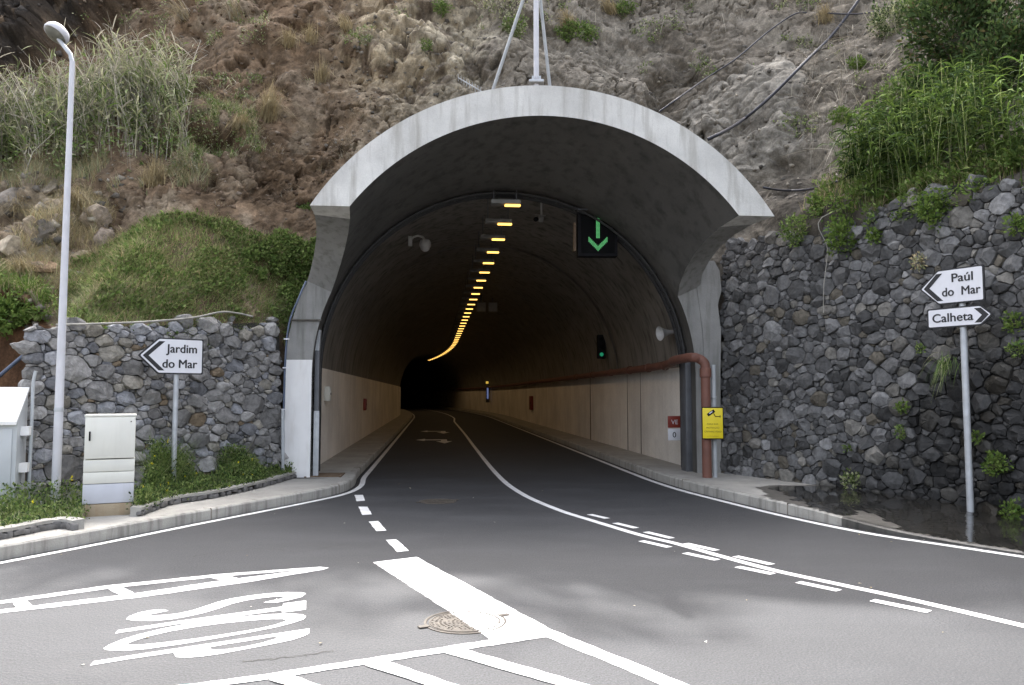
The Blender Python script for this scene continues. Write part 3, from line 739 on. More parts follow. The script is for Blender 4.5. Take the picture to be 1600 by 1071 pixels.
def reeds(s, base, hmin, hmax, cs, cl, nleaf=7, leaf=(0.25, 0.5), lw=0.022, lean=0.12, droop=0.6):
    n = len(base); h = RNG.uniform(hmin, hmax, n); ld = RNG.normal(0, lean, (n, 3)); ld[:, 2] = 0
    a = RNG.uniform(0, np.pi, n); side = np.stack([np.cos(a), np.sin(a), 0 * a], -1) * 0.008
    seg = 3; V = np.zeros((n, seg + 1, 2, 3))
    for k in range(seg + 1):
        t = k / seg; c = base + np.array([0, 0, 1.0]) * (h * t)[:, None] + ld * (h * t * t)[:, None]
        V[:, k, 0] = c - side * (1.1 - 0.6 * t); V[:, k, 1] = c + side * (1.1 - 0.6 * t)
    b = np.arange(n) * (seg + 1) * 2
    F = np.stack([np.stack([b + k * 2, b + k * 2 + 1, b + k * 2 + 3, b + k * 2 + 2], -1) for k in range(seg)], 1)
    cs = np.asarray(cs, float); pick = cs[RNG.integers(0, len(cs), n)] * RNG.uniform(.75, 1.2, (n, 1))
    s._push(V, F, np.repeat(pick, (seg + 1) * 2, 0))
    m = n * nleaf; t = RNG.uniform(0.25, 1.0, m); i = np.repeat(np.arange(n), nleaf)
    lb = base[i] + np.array([0, 0, 1.0]) * (h[i] * t)[:, None] + ld[i] * (h[i] * t * t)[:, None]
    az = RNG.uniform(0, 2 * np.pi, m); d = np.stack([np.cos(az), np.sin(az), RNG.uniform(0.5, 1.6, m)], -1)
    s.arch(lb, d, RNG.uniform(leaf[0], leaf[1], m), RNG.uniform(lw * .7, lw * 1.4, m), cl, droop, 4, .4)
    return s
def clump_pts(c, rad, n):
    u = RNG.normal(0, 1, (n, 3)); u /= np.linalg.norm(u, axis=1, keepdims=True)
    r = RNG.uniform(0.25, 1, (n, 1)) ** 0.5
    lump = 1 + 0.45 * fbm(u * 2.2 + np.array(c) * 3.1, 2, 200)[:, None]
    return np.array(c) + u * r * lump * np.array(rad), u

GREEN = [(0.138, 0.206, 0.056), (0.181, 0.256, 0.075), (0.106, 0.169, 0.048), (0.237, 0.294, 0.106)]
DKGREEN = [(0.06, 0.098, 0.035), (0.078, 0.122, 0.04), (0.045, 0.075, 0.028)]
BRIGHT = [(0.135, 0.205, 0.045), (0.17, 0.235, 0.06), (0.1, 0.165, 0.038)]
STRAW = [(0.42, 0.34, 0.19), (0.5, 0.42, 0.26), (0.33, 0.27, 0.16), (0.36, 0.31, 0.2)]
PALE = [(0.38, 0.39, 0.22), (0.30, 0.33, 0.18), (0.46, 0.45, 0.30), (0.22, 0.27, 0.12)]
GREY = [(0.40, 0.37, 0.30), (0.46, 0.42, 0.35), (0.30, 0.27, 0.22)]

# --- lush bank above the left wall
bank = [(95, 520), (105, 425), (170, 385), (240, 352), (290, 340), (365, 345), (430, 375), (512, 365), (495, 430), (470, 500), (450, 540)]
s = Soup()
MEADOW = GREEN + [(.40, .40, .18), (.33, .37, .15), (.26, .34, .12)] + STRAW[:3]
b, nn = scatter(bank, 14000); s.blades(b, RNG.uniform(.05, .2, len(b)), RNG.uniform(.006, .012, len(b)), .6, MEADOW + [(.3, .33, .13)], up=nn * .5 + np.array([0, 0, .6]), colvar=.4)
b, nn = scatter(bank, 7000); s.leaves(b + nn * RNG.uniform(.01, .08, (len(b), 1)), RNG.uniform(.02, .06, len(b)), GREEN + [(.28, .33, .13)], nn, aspect=.6, colvar=.4)
b, nn = scatter(bank, 13000, -0.35); s.blades(b, RNG.uniform(.05, .17, len(b)), RNG.uniform(.006, .013, len(b)), .6, MEADOW, up=nn * .5 + np.array([0, 0, .6]), colvar=.4)
b, nn = scatter(bank, 5000, 0.2); s.blades(b, RNG.uniform(.14, .34, len(b)), RNG.uniform(.007, .014, len(b)), .5, MEADOW + STRAW, up=nn * .4 + np.array([0, 0, .7]), droop=.3, colvar=.4)
b, nn = scatter(bank, 15000, -0.05); s.leaves(b + nn * RNG.uniform(.01, .12, (len(b), 1)), RNG.uniform(.03, .085, len(b)), GREEN + [(.24, .31, .11), (.28, .33, .13), (.12, .18, .05)], nn, aspect=.6, colvar=.45)
b, nn = scatter([(380, 400), (430, 380), (505, 365), (500, 440), (470, 480), (400, 450)], 5500, -0.1); s.leaves(b + nn * RNG.uniform(.02, .16, (len(b), 1)), RNG.uniform(.04, .1, len(b)), GREEN + [(.22, .3, .09)], nn, aspect=.65, colvar=.45)
tag(s.build('bank_grass', M['leaf']), 'lush green grass and ground cover on the bank above the left stone wall', 'grass', kind='stuff')
s = Soup()
b, nn = scatter([(85, 530), (90, 470), (260, 440), (455, 470), (455, 525)], 3500, 0.0); s.blades(b, RNG.uniform(.1, .3, len(b)), .008, .5, STRAW + PALE)
tag(s.build('dry_grass', M['straw']), 'short straw coloured grass along the lip of the left stone wall', 'grass', kind='stuff')
# --- left cane brake
s = Soup()
poly = [(-500, 330), (-500, 215), (0, 195), (100, 165), (210, 160), (285, 175), (280, 245), (190, 262), (60, 262), (0, 275)]
b, nn = scatter(poly, 1500); reeds(s, b, .45, 1.35, PALE + GREY, PALE + GREEN[:1], 8, (.22, .45), .03, .22, .45)
b, nn = scatter(poly, 1500); reeds(s, b, .7, 1.75, GREY + [(.6, .56, .48)], GREY + PALE, 4, (.25, .6), .022, .3, .3)
b, nn = scatter(poly, 9000); s.leaves(b + nn * RNG.uniform(.05, .5, (len(b), 1)), RNG.uniform(.06, .15, len(b)), GREEN + PALE, aspect=.35)
tag(s.build('cane_brake', M['leaf']), 'pale grey-green stand of canes on the ledge behind the street lamp', 'cane', kind='stuff')
s = Soup()
poly = [(262, 265), (290, 205), (345, 170), (400, 175), (400, 215), (365, 255), (310, 275)]
b, nn = scatter(poly, 3000, 0.0); s.leaves(b + nn * RNG.uniform(.02, .14, (len(b), 1)), RNG.uniform(.03, .07, len(b)), GREEN + PALE, nn)
s.blades(b[:2800], RNG.uniform(.1, .3, 2800), .01, .5, GREEN + PALE + STRAW)
tag(s.build('ledge_grass', M['leaf']), 'green weeds on the soil ledge right of the pale canes', 'grass', kind='stuff')
s = Soup()
poly = [(-400, 300), (0, 262), (130, 250), (330, 268), (345, 300), (250, 318), (180, 300), (60, 285), (-400, 330)]
b, nn = scatter(poly, 9000, -0.15); s.blades(b, RNG.uniform(.15, .4, len(b)), .009, .5, STRAW + PALE, up=nn * .4 + np.array([0, 0, .7]), droop=.3)
poly = [(0, 350), (130, 300), (190, 330), (180, 420), (90, 470), (-200, 450), (-200, 340)]
b, nn = scatter(poly, 15000, -0.1); s.blades(b, RNG.uniform(.1, .4, len(b)), .009, .6, STRAW + [(.3, .3, .15)], up=nn * .4 + np.array([0, 0, .7]), droop=.3)
tag(s.build('dry_grass', M['straw']), 'dry yellow grass hanging below the canes and among the left rocks', 'grass', kind='stuff')
s = Soup()
b, nn = scatter([(-100, 520), (-100, 430), (20, 440), (75, 470), (70, 520), (20, 505)], 3500, -.1); s.leaves(b + nn * RNG.uniform(.02, .3, (len(b), 1)), RNG.uniform(.05, .12, len(b)), BRIGHT + GREEN, aspect=.35)
s.blades(b[:1500], RNG.uniform(.15, .45, 1500), .014, .5, BRIGHT)
tag(s.build('bright_weeds', M['leaf']), 'bright green weeds above the soil cut left of the stone wall', 'weeds', kind='stuff')
# --- right reed bed
s = Soup()
poly = [(1300, 335), (1350, 250), (1400, 225), (1600, 225), (1900, 200), (1900, 330), (1620, 280), (1480, 300), (1380, 330)]
b, nn = scatter(poly, 640); reeds(s, b, .7, 1.5, BRIGHT + [(.3, .34, .14), (.34, .36, .18)], BRIGHT + DKGREEN, 8, (.25, .55), .03, .12, .7)
b, nn = scatter([(1230, 345), (1330, 290), (1400, 250), (1700, 240), (1700, 300), (1480, 310), (1330, 350)], 9000, -.2)
s.leaves(b + nn * RNG.uniform(.02, .3, (len(b), 1)), RNG.uniform(.04, .1, len(b)), GREEN + BRIGHT, nn, aspect=.5)
s.blades(b[:5000], RNG.uniform(.15, .5, 5000), .012, .45, BRIGHT + STRAW, droop=.2)
tag(s.build('reed_bed', M['leaf']), 'tall bright green reeds growing behind the right stone wall', 'reeds', kind='stuff')
# --- hanging dry vines and roots on the right of the cliff
s = Soup()
b, nn = scatter([(1240, 20), (1420, 20), (1440, 130), (1400, 240), (1330, 270), (1250, 230)], 900)
n = len(b); d = np.stack([RNG.normal(0, .45, n), -RNG.uniform(0, .25, n), RNG.normal(-.6, .8, n)], -1)
s.arch(b + nn * .06, d, RNG.uniform(.3, .9, n), .014, GREY + [(.2, .17, .13)], .15, 4)
b, nn = scatter([(700, -40), (1240, -40), (1240, 20), (900, 30), (720, 20)], 300); n = len(b)
s.arch(b + nn * .06, np.stack([RNG.normal(0, .45, n), -RNG.uniform(0, .25, n), RNG.normal(-.3, .8, n)], -1), RNG.uniform(.2, .7, n), .012, GREY, .15, 4)
tag(s.build('dry_vines', M['straw']), 'tangle of dry pale stems and roots hanging on the cliff left of the reeds', 'vines', kind='stuff')
# --- sparse scrub along the cliff
s = Soup()
poly = [(120, 20), (560, -20), (1000, -20), (1440, -20), (1440, 100), (1330, 250), (1100, 120), (760, 40), (620, 60), (420, 150), (300, 160)]
b, nn = scatter(poly, 5000, 0.55); s.leaves(b + nn * RNG.uniform(.0, .12, (len(b), 1)), RNG.uniform(.03, .08, len(b)), GREEN + PALE, nn)
b, nn = scatter([(120, 60), (560, -20), (620, 60), (520, 300), (330, 340), (300, 160)], 3000, 0.3); s.blades(b, RNG.uniform(.06, .26, len(b)), .007, .6, STRAW + GREY, up=nn * .7 + np.array([0, 0, .4]), droop=.3)
tag(s.build('scrub', M['leaf']), 'sparse small weeds and dry stalks scattered over the cliff face', 'weeds', kind='stuff')

# --- loose stones and clods stuck in the slope
def clods(poly, n, smin, smax, cols, patch=None):
    b, nn = scatter(poly, n, patch); n = len(b); sz = smin + (smax - smin) * RNG.random(n) ** 3
    base = np.array([[1, 0, 0], [0, 1, 0], [-1, 0, 0], [0, -1, 0], [0, 0, 1], [0, 0, -1], [.62, .62, .3], [-.6, .55, -.35]], float)
    tri = np.array([[0, 6, 4], [6, 1, 4], [1, 2, 4], [2, 3, 4], [3, 0, 4], [6, 0, 5], [1, 6, 5], [1, 5, 7], [2, 1, 7], [5, 2, 7], [3, 2, 5], [0, 3, 5]])
    V = base[None] * RNG.uniform(.6, 1.25, (n, 8, 1)); a = RNG.uniform(0, 6.3, n); ca, sa = np.cos(a)[:, None], np.sin(a)[:, None]
    V = np.stack([V[..., 0] * ca - V[..., 2] * sa, V[..., 1], V[..., 0] * sa + V[..., 2] * ca], -1) * np.array([1, .8, .75]) * sz[:, None, None]
    V = V + (b - nn * sz[:, None] * .1)[:, None]
    cols = np.asarray(cols); C = np.repeat(cols[RNG.integers(0, len(cols), n)] * RNG.uniform(.7, 1.3, (n, 1)), 8, 0)
    return V.reshape(-1, 3), (tri[None] + (np.arange(n) * 8)[:, None, None]).reshape(-1, 3), C
SOIL = [(.13, .09, .06), (.17, .125, .09), (.1, .072, .05), (.22, .18, .14)]; ROCKC = [(.19, .17, .145), (.26, .235, .2), (.13, .12, .105), (.3, .27, .22)]
parts_ = [clods([(100, -60), (560, -60), (600, 250), (500, 360), (200, 330)], 4200, .01, .085, SOIL), clods([(560, -60), (1440, -60), (1440, 260), (1200, 330), (1100, 200), (500, 330)], 3000, .01, .09, ROCKC),
          clods([(-300, 240), (200, 240), (200, 420), (60, 520), (-300, 520)], 1500, .015, .16, ROCKC), clods([(-300, -60), (240, -60), (100, 100), (-300, 220)], 700, .03, .22, [(.06, .055, .05), (.09, .08, .07), (.16, .12, .085)])]
off_ = 0; Vs = []; Fs = []; Cs = []
for V_, F_, C_ in parts_: Vs.append(V_); Fs.append(F_ + off_); Cs.append(C_); off_ += len(V_)
tag(np_mesh('loose_stones', np.concatenate(Vs), np.concatenate(Fs), np.concatenate(Cs), M['cliff']), 'loose stones and clods stuck all over the cliff face', 'stones', kind='stuff')

# --- single shrubs and tufts
def shrub(name, px, py, rad, n, cols, size, label, cat='shrub', group=None, out=0.15, stalks=0):
    p, nn = on_cliff(px, py); c = np.array(p + nn * out)
    e = empty(name, p, label, cat, 0, group)
    s = Soup(); pts, u = clump_pts(c, rad, n); s.leaves(pts, RNG.uniform(size * .5, size * 1.3, n), cols, u * .7 + np.array([0, 0, .3]), aspect=.5)
    s.build('foliage', M['leaf'], e, p)
    k = 14 + stalks; t = Soup(); bb = np.tile(np.array(p), (k, 1)); dd = RNG.normal(0, .6, (k, 3)) + np.array([0, -.5, .6])
    t.arch(bb, dd, RNG.uniform(.5, 1.0, k) * max(rad), .014, GREY, .0, 3).build('stem', M['straw'], e, p)
    return e
def tuft(px, py, h, n, label, cols=STRAW, lean=.35):
    p, nn = on_cliff(px, py); e = Soup(); base = np.array(p) + RNG.normal(0, .07, (n, 3)) * np.array([1, 1, .6])
    up = np.array(nn) * .55 + np.array([0, 0, .75])
    n = int(n * 1.7); base = np.concatenate([base, base])[:n]; e.blades(base + RNG.normal(0, .03, (n, 3)), RNG.uniform(h * .4, h * 1.3, n), RNG.uniform(.007, .013, n), lean, cols, up=np.tile(up, (n, 1)), droop=.45)
    return tag(e.build('grass_tuft', M['straw'], None, tuple(p)), label, 'grass tuft', 'dry tufts on the cliff')
for px, py, h, n, lb in (
    (452, 72, .5, 170, 'pale dry grass tuft left of centre near the top edge of the cliff'),
    (485, 66, .45, 110, 'drooping straw tuft just right of the pale top tuft'),
    (545, 48, .45, 140, 'dry grass tuft nearest the pale weathered rock'),
    (502, 128, .5, 120, 'lone straw tuft hanging on brown soil above the hood left end'),
    (418, 188, .75, 330, 'large straw tuft at the right end of the green ledge'),
    (372, 200, .55, 240, 'bushy dry tuft in front of the green ledge weeds'),
    (240, 290, .6, 240, 'dry tuft under the pale canes'),
    (300, 268, .55, 200, 'grey wiry dry tuft left of the brown soil scar'),
    (120, 320, .6, 220, 'yellow tuft on the rocks right of the lamp pole'),
    (40, 432, .5, 220, 'straw tuft beside the brown block left of the lamp pole'),
    (30, 330, .6, 220, 'pale tuft topmost on the left rocks'),
    (290, 30, .8, 130, 'tall grey stalk tuft above the cane stand at the top edge'),
    (370, 30, .45, 120, 'small straw tuft between the grey stalks and the pale top tuft'),
    (890, 45, .6, 180, 'straw tuft just right of the mast at the top edge'),
    (955, 20, .5, 160, 'straw tuft above the green shrub right of the mast'),
    (1290, 35, .5, 150, 'dry tuft where the two hoses cross')):
    tuft(px, py, h, n, lb, GREY + STRAW if 'grey' in lb else STRAW)
for a in (('shrub', 800, 45, (.25, .18, .3), 900, BRIGHT + PALE, .07, 'small round yellow-green shrub left of the mast'),
          ('shrub', 900, 50, (.5, .22, .25), 1500, GREEN, .07, 'green shrub on the cliff just right of the mast'),
          ('shrub', 985, 15, (.3, .2, .2), 700, GREEN + BRIGHT, .06, 'small green shrub at the top edge well right of the mast'),
          ('shrub', 785, 10, (.5, .25, .35), 900, PALE + GREY, .07, 'grey twiggy shrub at the top edge left of the mast'),
          ('shrub', 1400, 45, (.55, .3, .45), 2200, DKGREEN + PALE, .07, 'grey-green shrub under the upper hose near the right'),
          ('shrub', 1425, 22, (.45, .25, .25), 1200, BRIGHT + GREEN, .06, 'bright green shrub top right against the upper hose'),
          ('shrub', 1345, 105, (.2, .14, .13), 420, BRIGHT, .06, 'tiny bright shrub on grey soil above the reeds'),
          ('shrub', 1315, 187, (.24, .15, .16), 520, BRIGHT, .06, 'small bright shrub between the long hose and the reeds'),
          ('shrub', 1410, 150, (.4, .3, .35), 1500, GREEN, .07, 'green shrub at the left end of the reeds'),
          ('shrub', 665, 75, (.13, .1, .13), 260, GREEN, .05, 'small dark green tuft on the pale weathered rock'),
          ('shrub', 566, 62, (.14, .1, .13), 260, GREEN + PALE, .05, 'small green plant at the left edge of the pale rock'),
          ('shrub', 478, 322, (.2, .14, .16), 420, GREEN, .06, 'little green plant by the left tip of the hood'),
          ('shrub', 690, 8, (.2, .15, .15), 420, GREEN, .06, 'small green shrub at the top edge over the pale rock'),
          ('shrub', 20, 490, (.4, .3, .25), 1300, BRIGHT, .09, 'bright green clump above the soil cut at far left')):
    shrub(*a)
# big dark bushes in the top right corner
for px, py, rad, n, lb in ((1490, 60, (.9, .6, .9), 5200, 'dark green bush nearest the hoses in the upper right'),
                           (1560, 20, (1.0, .7, .9), 5600, 'tall dark green bush in the top right corner'),
                           (1585, 110, (.9, .6, .75), 5200, 'dark leafy bush right above the reeds at the right edge'),
                           (1515, 130, (.6, .5, .5), 3000, 'dark low bush among the reed tops'),
                           (1680, 60, (1.1, .8, 1.2), 4200, 'dark green bush beyond the right edge of the frame')):
    shrub('bush', px, py, rad, n, DKGREEN + DKGREEN + [(0.1, 0.145, 0.04), (.04, .055, .02), (.12, .1, .05)], .10, lb, 'bush', None, .35, 20)
# scrub along the crest of the cliff (out of the frame, shades the road)
s = Soup()
for i in range(150):
    x = random.uniform(-30, 30); k = int(np.argmin(abs(us - x))); c = Pt[k, -1] + np.array([0, random.uniform(-.6, 2.5), random.uniform(.1, .9)])
    if vnoise(np.array([[x * .35, 0, 0]]), 77)[0] < -0.3: continue
    pts, u = clump_pts(c, (random.uniform(.8, 1.7), 1.0, random.uniform(.5, 1.3)), 240); s.leaves(pts, RNG.uniform(.18, .4, 240), DKGREEN, u)
tag(s.build('crest_scrub', M['leaf']), 'scrub growing along the crest of the cliff above the tunnel', 'scrub', kind='stuff')

# rocks lying on the slope at the left
def boulder(px, py, sz, col, label):
    sz = tuple(x * 1.0 for x in sz); col = (col[0] * 1.05, col[1] * 1.0, col[2] * .92)
    p, nn = on_cliff(px, py); bm = bmesh.new(); bmesh.ops.create_icosphere(bm, subdivisions=4, radius=1)
    co = np.array([v.co for v in bm.verts]); sd_ = random.randint(0, 999); rr = np.random.default_rng(sd_)
    for _ in range(11):
        d = rr.normal(0, 1, 3); d /= np.linalg.norm(d); k = rr.uniform(.45, .85); dd = co @ d; co = co - np.maximum(dd - k, 0)[:, None] * d
    co = co * (1 + .07 * fbm(co * 3 + sd_, 3, sd_)[:, None]) * np.array(sz) * rr.uniform(.85, 1.15, 3)
    for v, c in zip(bm.verts, co): v.co = c
    me = D.meshes.new('boulder'); bm.to_mesh(me); bm.free()
    at = me.color_attributes.new('Col', 'FLOAT_COLOR', 'POINT'); c4 = np.ones((len(co), 4), np.float32); c4[:, :3] = np.array(col) * (1 + .25 * fbm(co * 6 + sd_, 3, 5)[:, None]); at.data.foreach_set('color', c4.ravel())
    o = link_mesh('boulder', me, M['stone'], None, 28); o.location = p - nn * sz[1] * .55; o.rotation_euler = (0, random.uniform(-.4, .4), random.uniform(0, 3))
    return tag(o, label, 'rock', 'rocks on the left slope')
for a in ((30, 310, (.5, .3, .36), (.25, .23, .21), 'large grey slab topmost of the rocks left of the lamp pole'),
          (80, 295, (.34, .25, .3), (.31, .28, .24), 'pale rock touching the lamp pole on its left below the dry grass'),
          (140, 345, (.3, .25, .28), (.3, .26, .22), 'brown-grey rock right of the lamp pole under the dry grass'),
          (165, 385, (.3, .22, .36), (.22, .19, .165), 'dark standing rock between the lamp pole and the green bank'),
          (20, 375, (.4, .3, .3), (.36, .32, .26), 'pale broken rock in the middle of the left slope'),
          (66, 362, (.26, .2, .2), (.15, .14, .13), 'dark rock left of the lamp pole in the middle of the slope'),
          (120, 400, (.28, .22, .2), (.34, .29, .23), 'pale flat rock just right of the lamp pole above the bank'),
          (62, 424, (.34, .24, .15), (.21, .15, .1), 'flat brown block left of the lamp pole'),
          (68, 452, (.26, .2, .16), (.32, .28, .23), 'pale block under the flat brown one'),
          (48, 470, (.2, .16, .16), (.17, .11, .075), 'reddish rock lowest on the left slope'),
          (-30, 400, (.5, .35, .4), (.28, .25, .21), 'grey rock at the very left edge of the slope')):
    boulder(*a)

# ------------------------------------------------------------------ dry stone walls
def power_cells(Wd, Ht, radii, seed, flat=1.5):
    rg = random.Random(seed); pts = []; cell = 0.25; grid = {}
    def near(x, y, rr):
        gx, gy = int(x / cell), int(y / cell); k = int(rr / cell) + 1
        for i in range(gx - k, gx + k + 1):
            for j in range(gy - k, gy + k + 1):
                yield from grid.get((i, j), ())
    for r, tries in radii:
        for _ in range(tries):
            x = rg.uniform(-.1, Wd + .1); y = rg.uniform(-.1, Ht + .1); rr = r * rg.uniform(.8, 1.2)
            ok = True
            for q in near(x, y, rr + .34):
                if ((q[0] - x)) ** 2 + ((q[1] - y) * flat ** .6) ** 2 < (q[2] + rr) ** 2 * rg.uniform(.5, .85): ok = False; break
            if ok:
                p = (x, y, rr); pts.append(p); grid.setdefault((int(x / cell), int(y / cell)), []).append(p)
    cells = []
    for p in pts:
        x, y, r = p; k = 0.75
        poly = [(x - k, y - k), (x + k, y - k), (x + k, y + k), (x - k, y + k)]
        for q in near(x, y, 1.0):
            if q is p: continue
            dx, dy = q[0] - x, (q[1] - y); d2 = dx * dx + (dy * dy) * flat
            if d2 > 1.4: continue
            # power bisector, stretched so the stones lie flat
            nx, ny = dx, dy * flat; off = (d2 + r * r - q[2] ** 2) / 2
            out = []; m = len(poly)
            for i in range(m):
                a = poly[i]; b = poly[(i + 1) % m]; da = (a[0] - x) * nx + (a[1] - y) * ny - off; db = (b[0] - x) * nx + (b[1] - y) * ny - off
                if da <= 0: out.append(a)
                if da * db < 0: t = da / (da - db); out.append((a[0] + (b[0] - a[0]) * t, a[1] + (b[1] - a[1]) * t))
            poly = out
            if len(poly) < 3: break
        if len(poly) >= 3: cells.append((p, poly))
    return cells
def stone_wall(name, A, B, topf, batter, radii, seed, label, colf, bulge=0.07, thick=0.7, flat=1.5):
    A = Vector(A); B = Vector(B); d = B - A; Wd = d.length; d.normalize(); nrm = Vector((d.y, -d.x, 0))
    if nrm.y > 0: nrm = -nrm
    maxt = max(topf(u) for u in np.linspace(0, Wd, 40))
    rg = np.random.default_rng(seed); V = []; F = []; C = []; AL = []
    for (x, y, r), poly in power_cells(Wd, maxt + .1, radii, seed, flat):
        if x < 0 or x > Wd or y > topf(x) + rg.uniform(-.06, .05) or y < -.05: continue
        pc = np.array(poly); c0 = pc.mean(0)
        # edges broken into short irregular runs, corners only just knocked off
        sz0 = max(.05, np.sqrt(((pc - c0) ** 2).sum(1)).mean())
        q = c0 + (pc - c0) * (1 - 0.006 / sz0); out = []
        for i in range(len(q)):
            p0, p1 = q[i], q[(i + 1) % len(q)]; ln = np.linalg.norm(p1 - p0)
            if ln < .012: continue
            k = 3 if ln < .2 else 5
            for t in np.linspace(.1, .9, k): out.append(p0 + (p1 - p0) * t)
        if len(out) < 5: continue
        q = np.array(out)
        m = len(q); size = np.sqrt(((q - c0) ** 2).sum(1)).mean()
        q = q + rg.normal(0, size * .03, q.shape)
        q = q + .018 * np.stack([fbm(np.concatenate([q * 7, 0 * q[:, :1]], 1), 2, 500), fbm(np.concatenate([q * 7, 0 * q[:, :1] + 5], 1), 2, 510)], 1)
        tilt = rg.normal(0, .22, 2); bl = bulge * rg.uniform(.5, 1.35) * min(1.3, size / .15 + .25)
        peak = c0 + rg.normal(0, size * .25, 2)
        rings = [(1.0, -.07), (.98, bl * .62), (.93, bl * .93), (.58, bl * 1.0)]
        planes = [(rg.normal(0, 1, 2), rg.uniform(.4, 1.1), rg.uniform(.1, .7)) for _ in range(4)]
        base = len(V); col, al = colf(x, y, rg)
        def facet(p2, hh):      # chipped faces
            for dv, sl_, of in planes:
                dn = dv / np.linalg.norm(dv); hh = min(hh, bl * 1.05 - sl_ * (float(np.dot(p2 - c0, dn)) - of * size))
            return max(hh, .004)
        for sc, h in rings:
            ctr = c0 * .5 + peak * .5 if sc < .8 else c0
            for k in range(m):
                p2 = ctr + (q[k] - ctr) * sc; hh = h if h < 0 else facet(p2, h + float(np.dot(p2 - c0, tilt)) + rg.normal(0, size * .025))
                V.append((p2[0], max(p2[1], 0.0), hh)); C.append(col); AL.append(al)
        V.append((peak[0], peak[1], facet(peak, bl * 1.04 + float(np.dot(peak - c0, tilt))))); C.append(col); AL.append(al)
        for ri in range(3):
            for k in range(m): F.append((base + ri * m + k, base + ri * m + (k + 1) % m, base + (ri + 1) * m + (k + 1) % m, base + (ri + 1) * m + k))
        ci = base + 4 * m
        for k in range(m): F.append((base + 3 * m + k, base + 3 * m + (k + 1) % m, ci))
    e = empty(name, A, label, 'stone wall')
    up = Vector((0, 0, 1))
    VV = [(d * u + nrm * (h - batter * wv) + up * wv) for u, wv, h in V]
    me = D.meshes.new('stonework'); me.from_pydata([tuple(v) for v in VV], [], F); me.update()
    at = me.color_attributes.new('Col', 'FLOAT_COLOR', 'POINT'); c4 = np.ones((len(VV), 4), np.float32); c4[:, :3] = np.array(C); c4[:, 3] = AL
    at.data.foreach_set('color', c4.ravel())
    link_mesh('stonework', me, M['stone'], e, 24)
    # mortar core
    mb = MB(); us_ = np.linspace(0, Wd, 30); vs = []
    for u in us_:
        t = topf(u) - .05
        vs += [d * u - nrm * .025 + up * -.1, d * u - nrm * (.025 + batter * t) + up * t, d * u - nrm * thick + up * t, d * u - nrm * thick + up * -.1]
    vs[0:4] = [v + d * .16 for v in vs[0:4]]
    k = len(us_); fs = [(i * 4 + j, i * 4 + j + 1, (i + 1) * 4 + j + 1, (i + 1) * 4 + j) for i in range(k - 1) for j in range(3)] + [(0, 1, 2, 3), tuple((k - 1) * 4 + j for j in (3, 2, 1, 0))]
    mb.add(vs, fs).build('mortar_core', M['mortar'], e, None)
    return e, d, nrm
def col_left(x, y, rg):
    g = rg.uniform(.15, .37); c = np.array([g, g * .97, g * .93])
    k = rg.random()
    if k < .12: c = np.array([.30, .28, .24]) * rg.uniform(.8, 1.1)
    elif k < .145: c = np.array([.2, .155, .105])
    elif k < .4: c = c * np.array([.95, .99, 1.08])
    return c, 1.0
def col_right(x, y, rg):
    g = rg.uniform(.065, .18) if rg.random() < .9 else rg.uniform(.18, .26); c = np.array([g, g * .99, g * .975])
    k = rg.random()
    if k < .1: c = np.array([.2, .19, .17]) * rg.uniform(.8, 1.2)
    elif k < .15: c = np.array([.125, .112, .09])
    wet = float(sstep(3.6, 4.8, np.array(x + .25 * rg.normal()))) * float(sstep(2.9 + .2 * rg.normal(), 1.7, np.array(y - .12 * (x - 4))))
    if x > 2.9 and y < .7: wet = max(wet, .8)
    return c * (1 - .76 * wet), 1.0 - wet * rg.uniform(.25, .8)
WLA, WLB = Vector((-6.64, 10.75, 0)), Vector((-4.28, 14.78, 0))
left_wall, dL, nL = stone_wall('stone_wall', WLA, WLB, lambda u: 2.66 + .47 * u / 4.67, .06,
    ((.26, 12), (.19, 140), (.15, 1200), (.11, 3500), (.07, 9000), (.04, 9000)), 3, 'low grey dry stone wall left of the tunnel below the green bank', col_left, .075, .3, 2.2)
WRA, WRB = Vector((4.1, 15.75, 0)), Vector((9.6, 5.05, 0))
def rtop(u): return 4.6 + .16 * math.sin(u * 1.7) + .08 * math.sin(u * 5.1) + .12 * float(sstep(.5, 3, np.array(u)))
right_wall, dR, nR = stone_wall('stone_wall', WRA, WRB, rtop, .05,
    ((.2, 40), (.16, 500), (.13, 4000), (.1, 9000), (.065, 16000), (.04, 9000)), 9, 'tall dark basalt stone wall right of the tunnel below the reeds', col_right, .06)
def on_right(u, wv, out=.1): return WRA + dR * u + nR * (out - .05 * wv) + Vector((0, 0, wv))
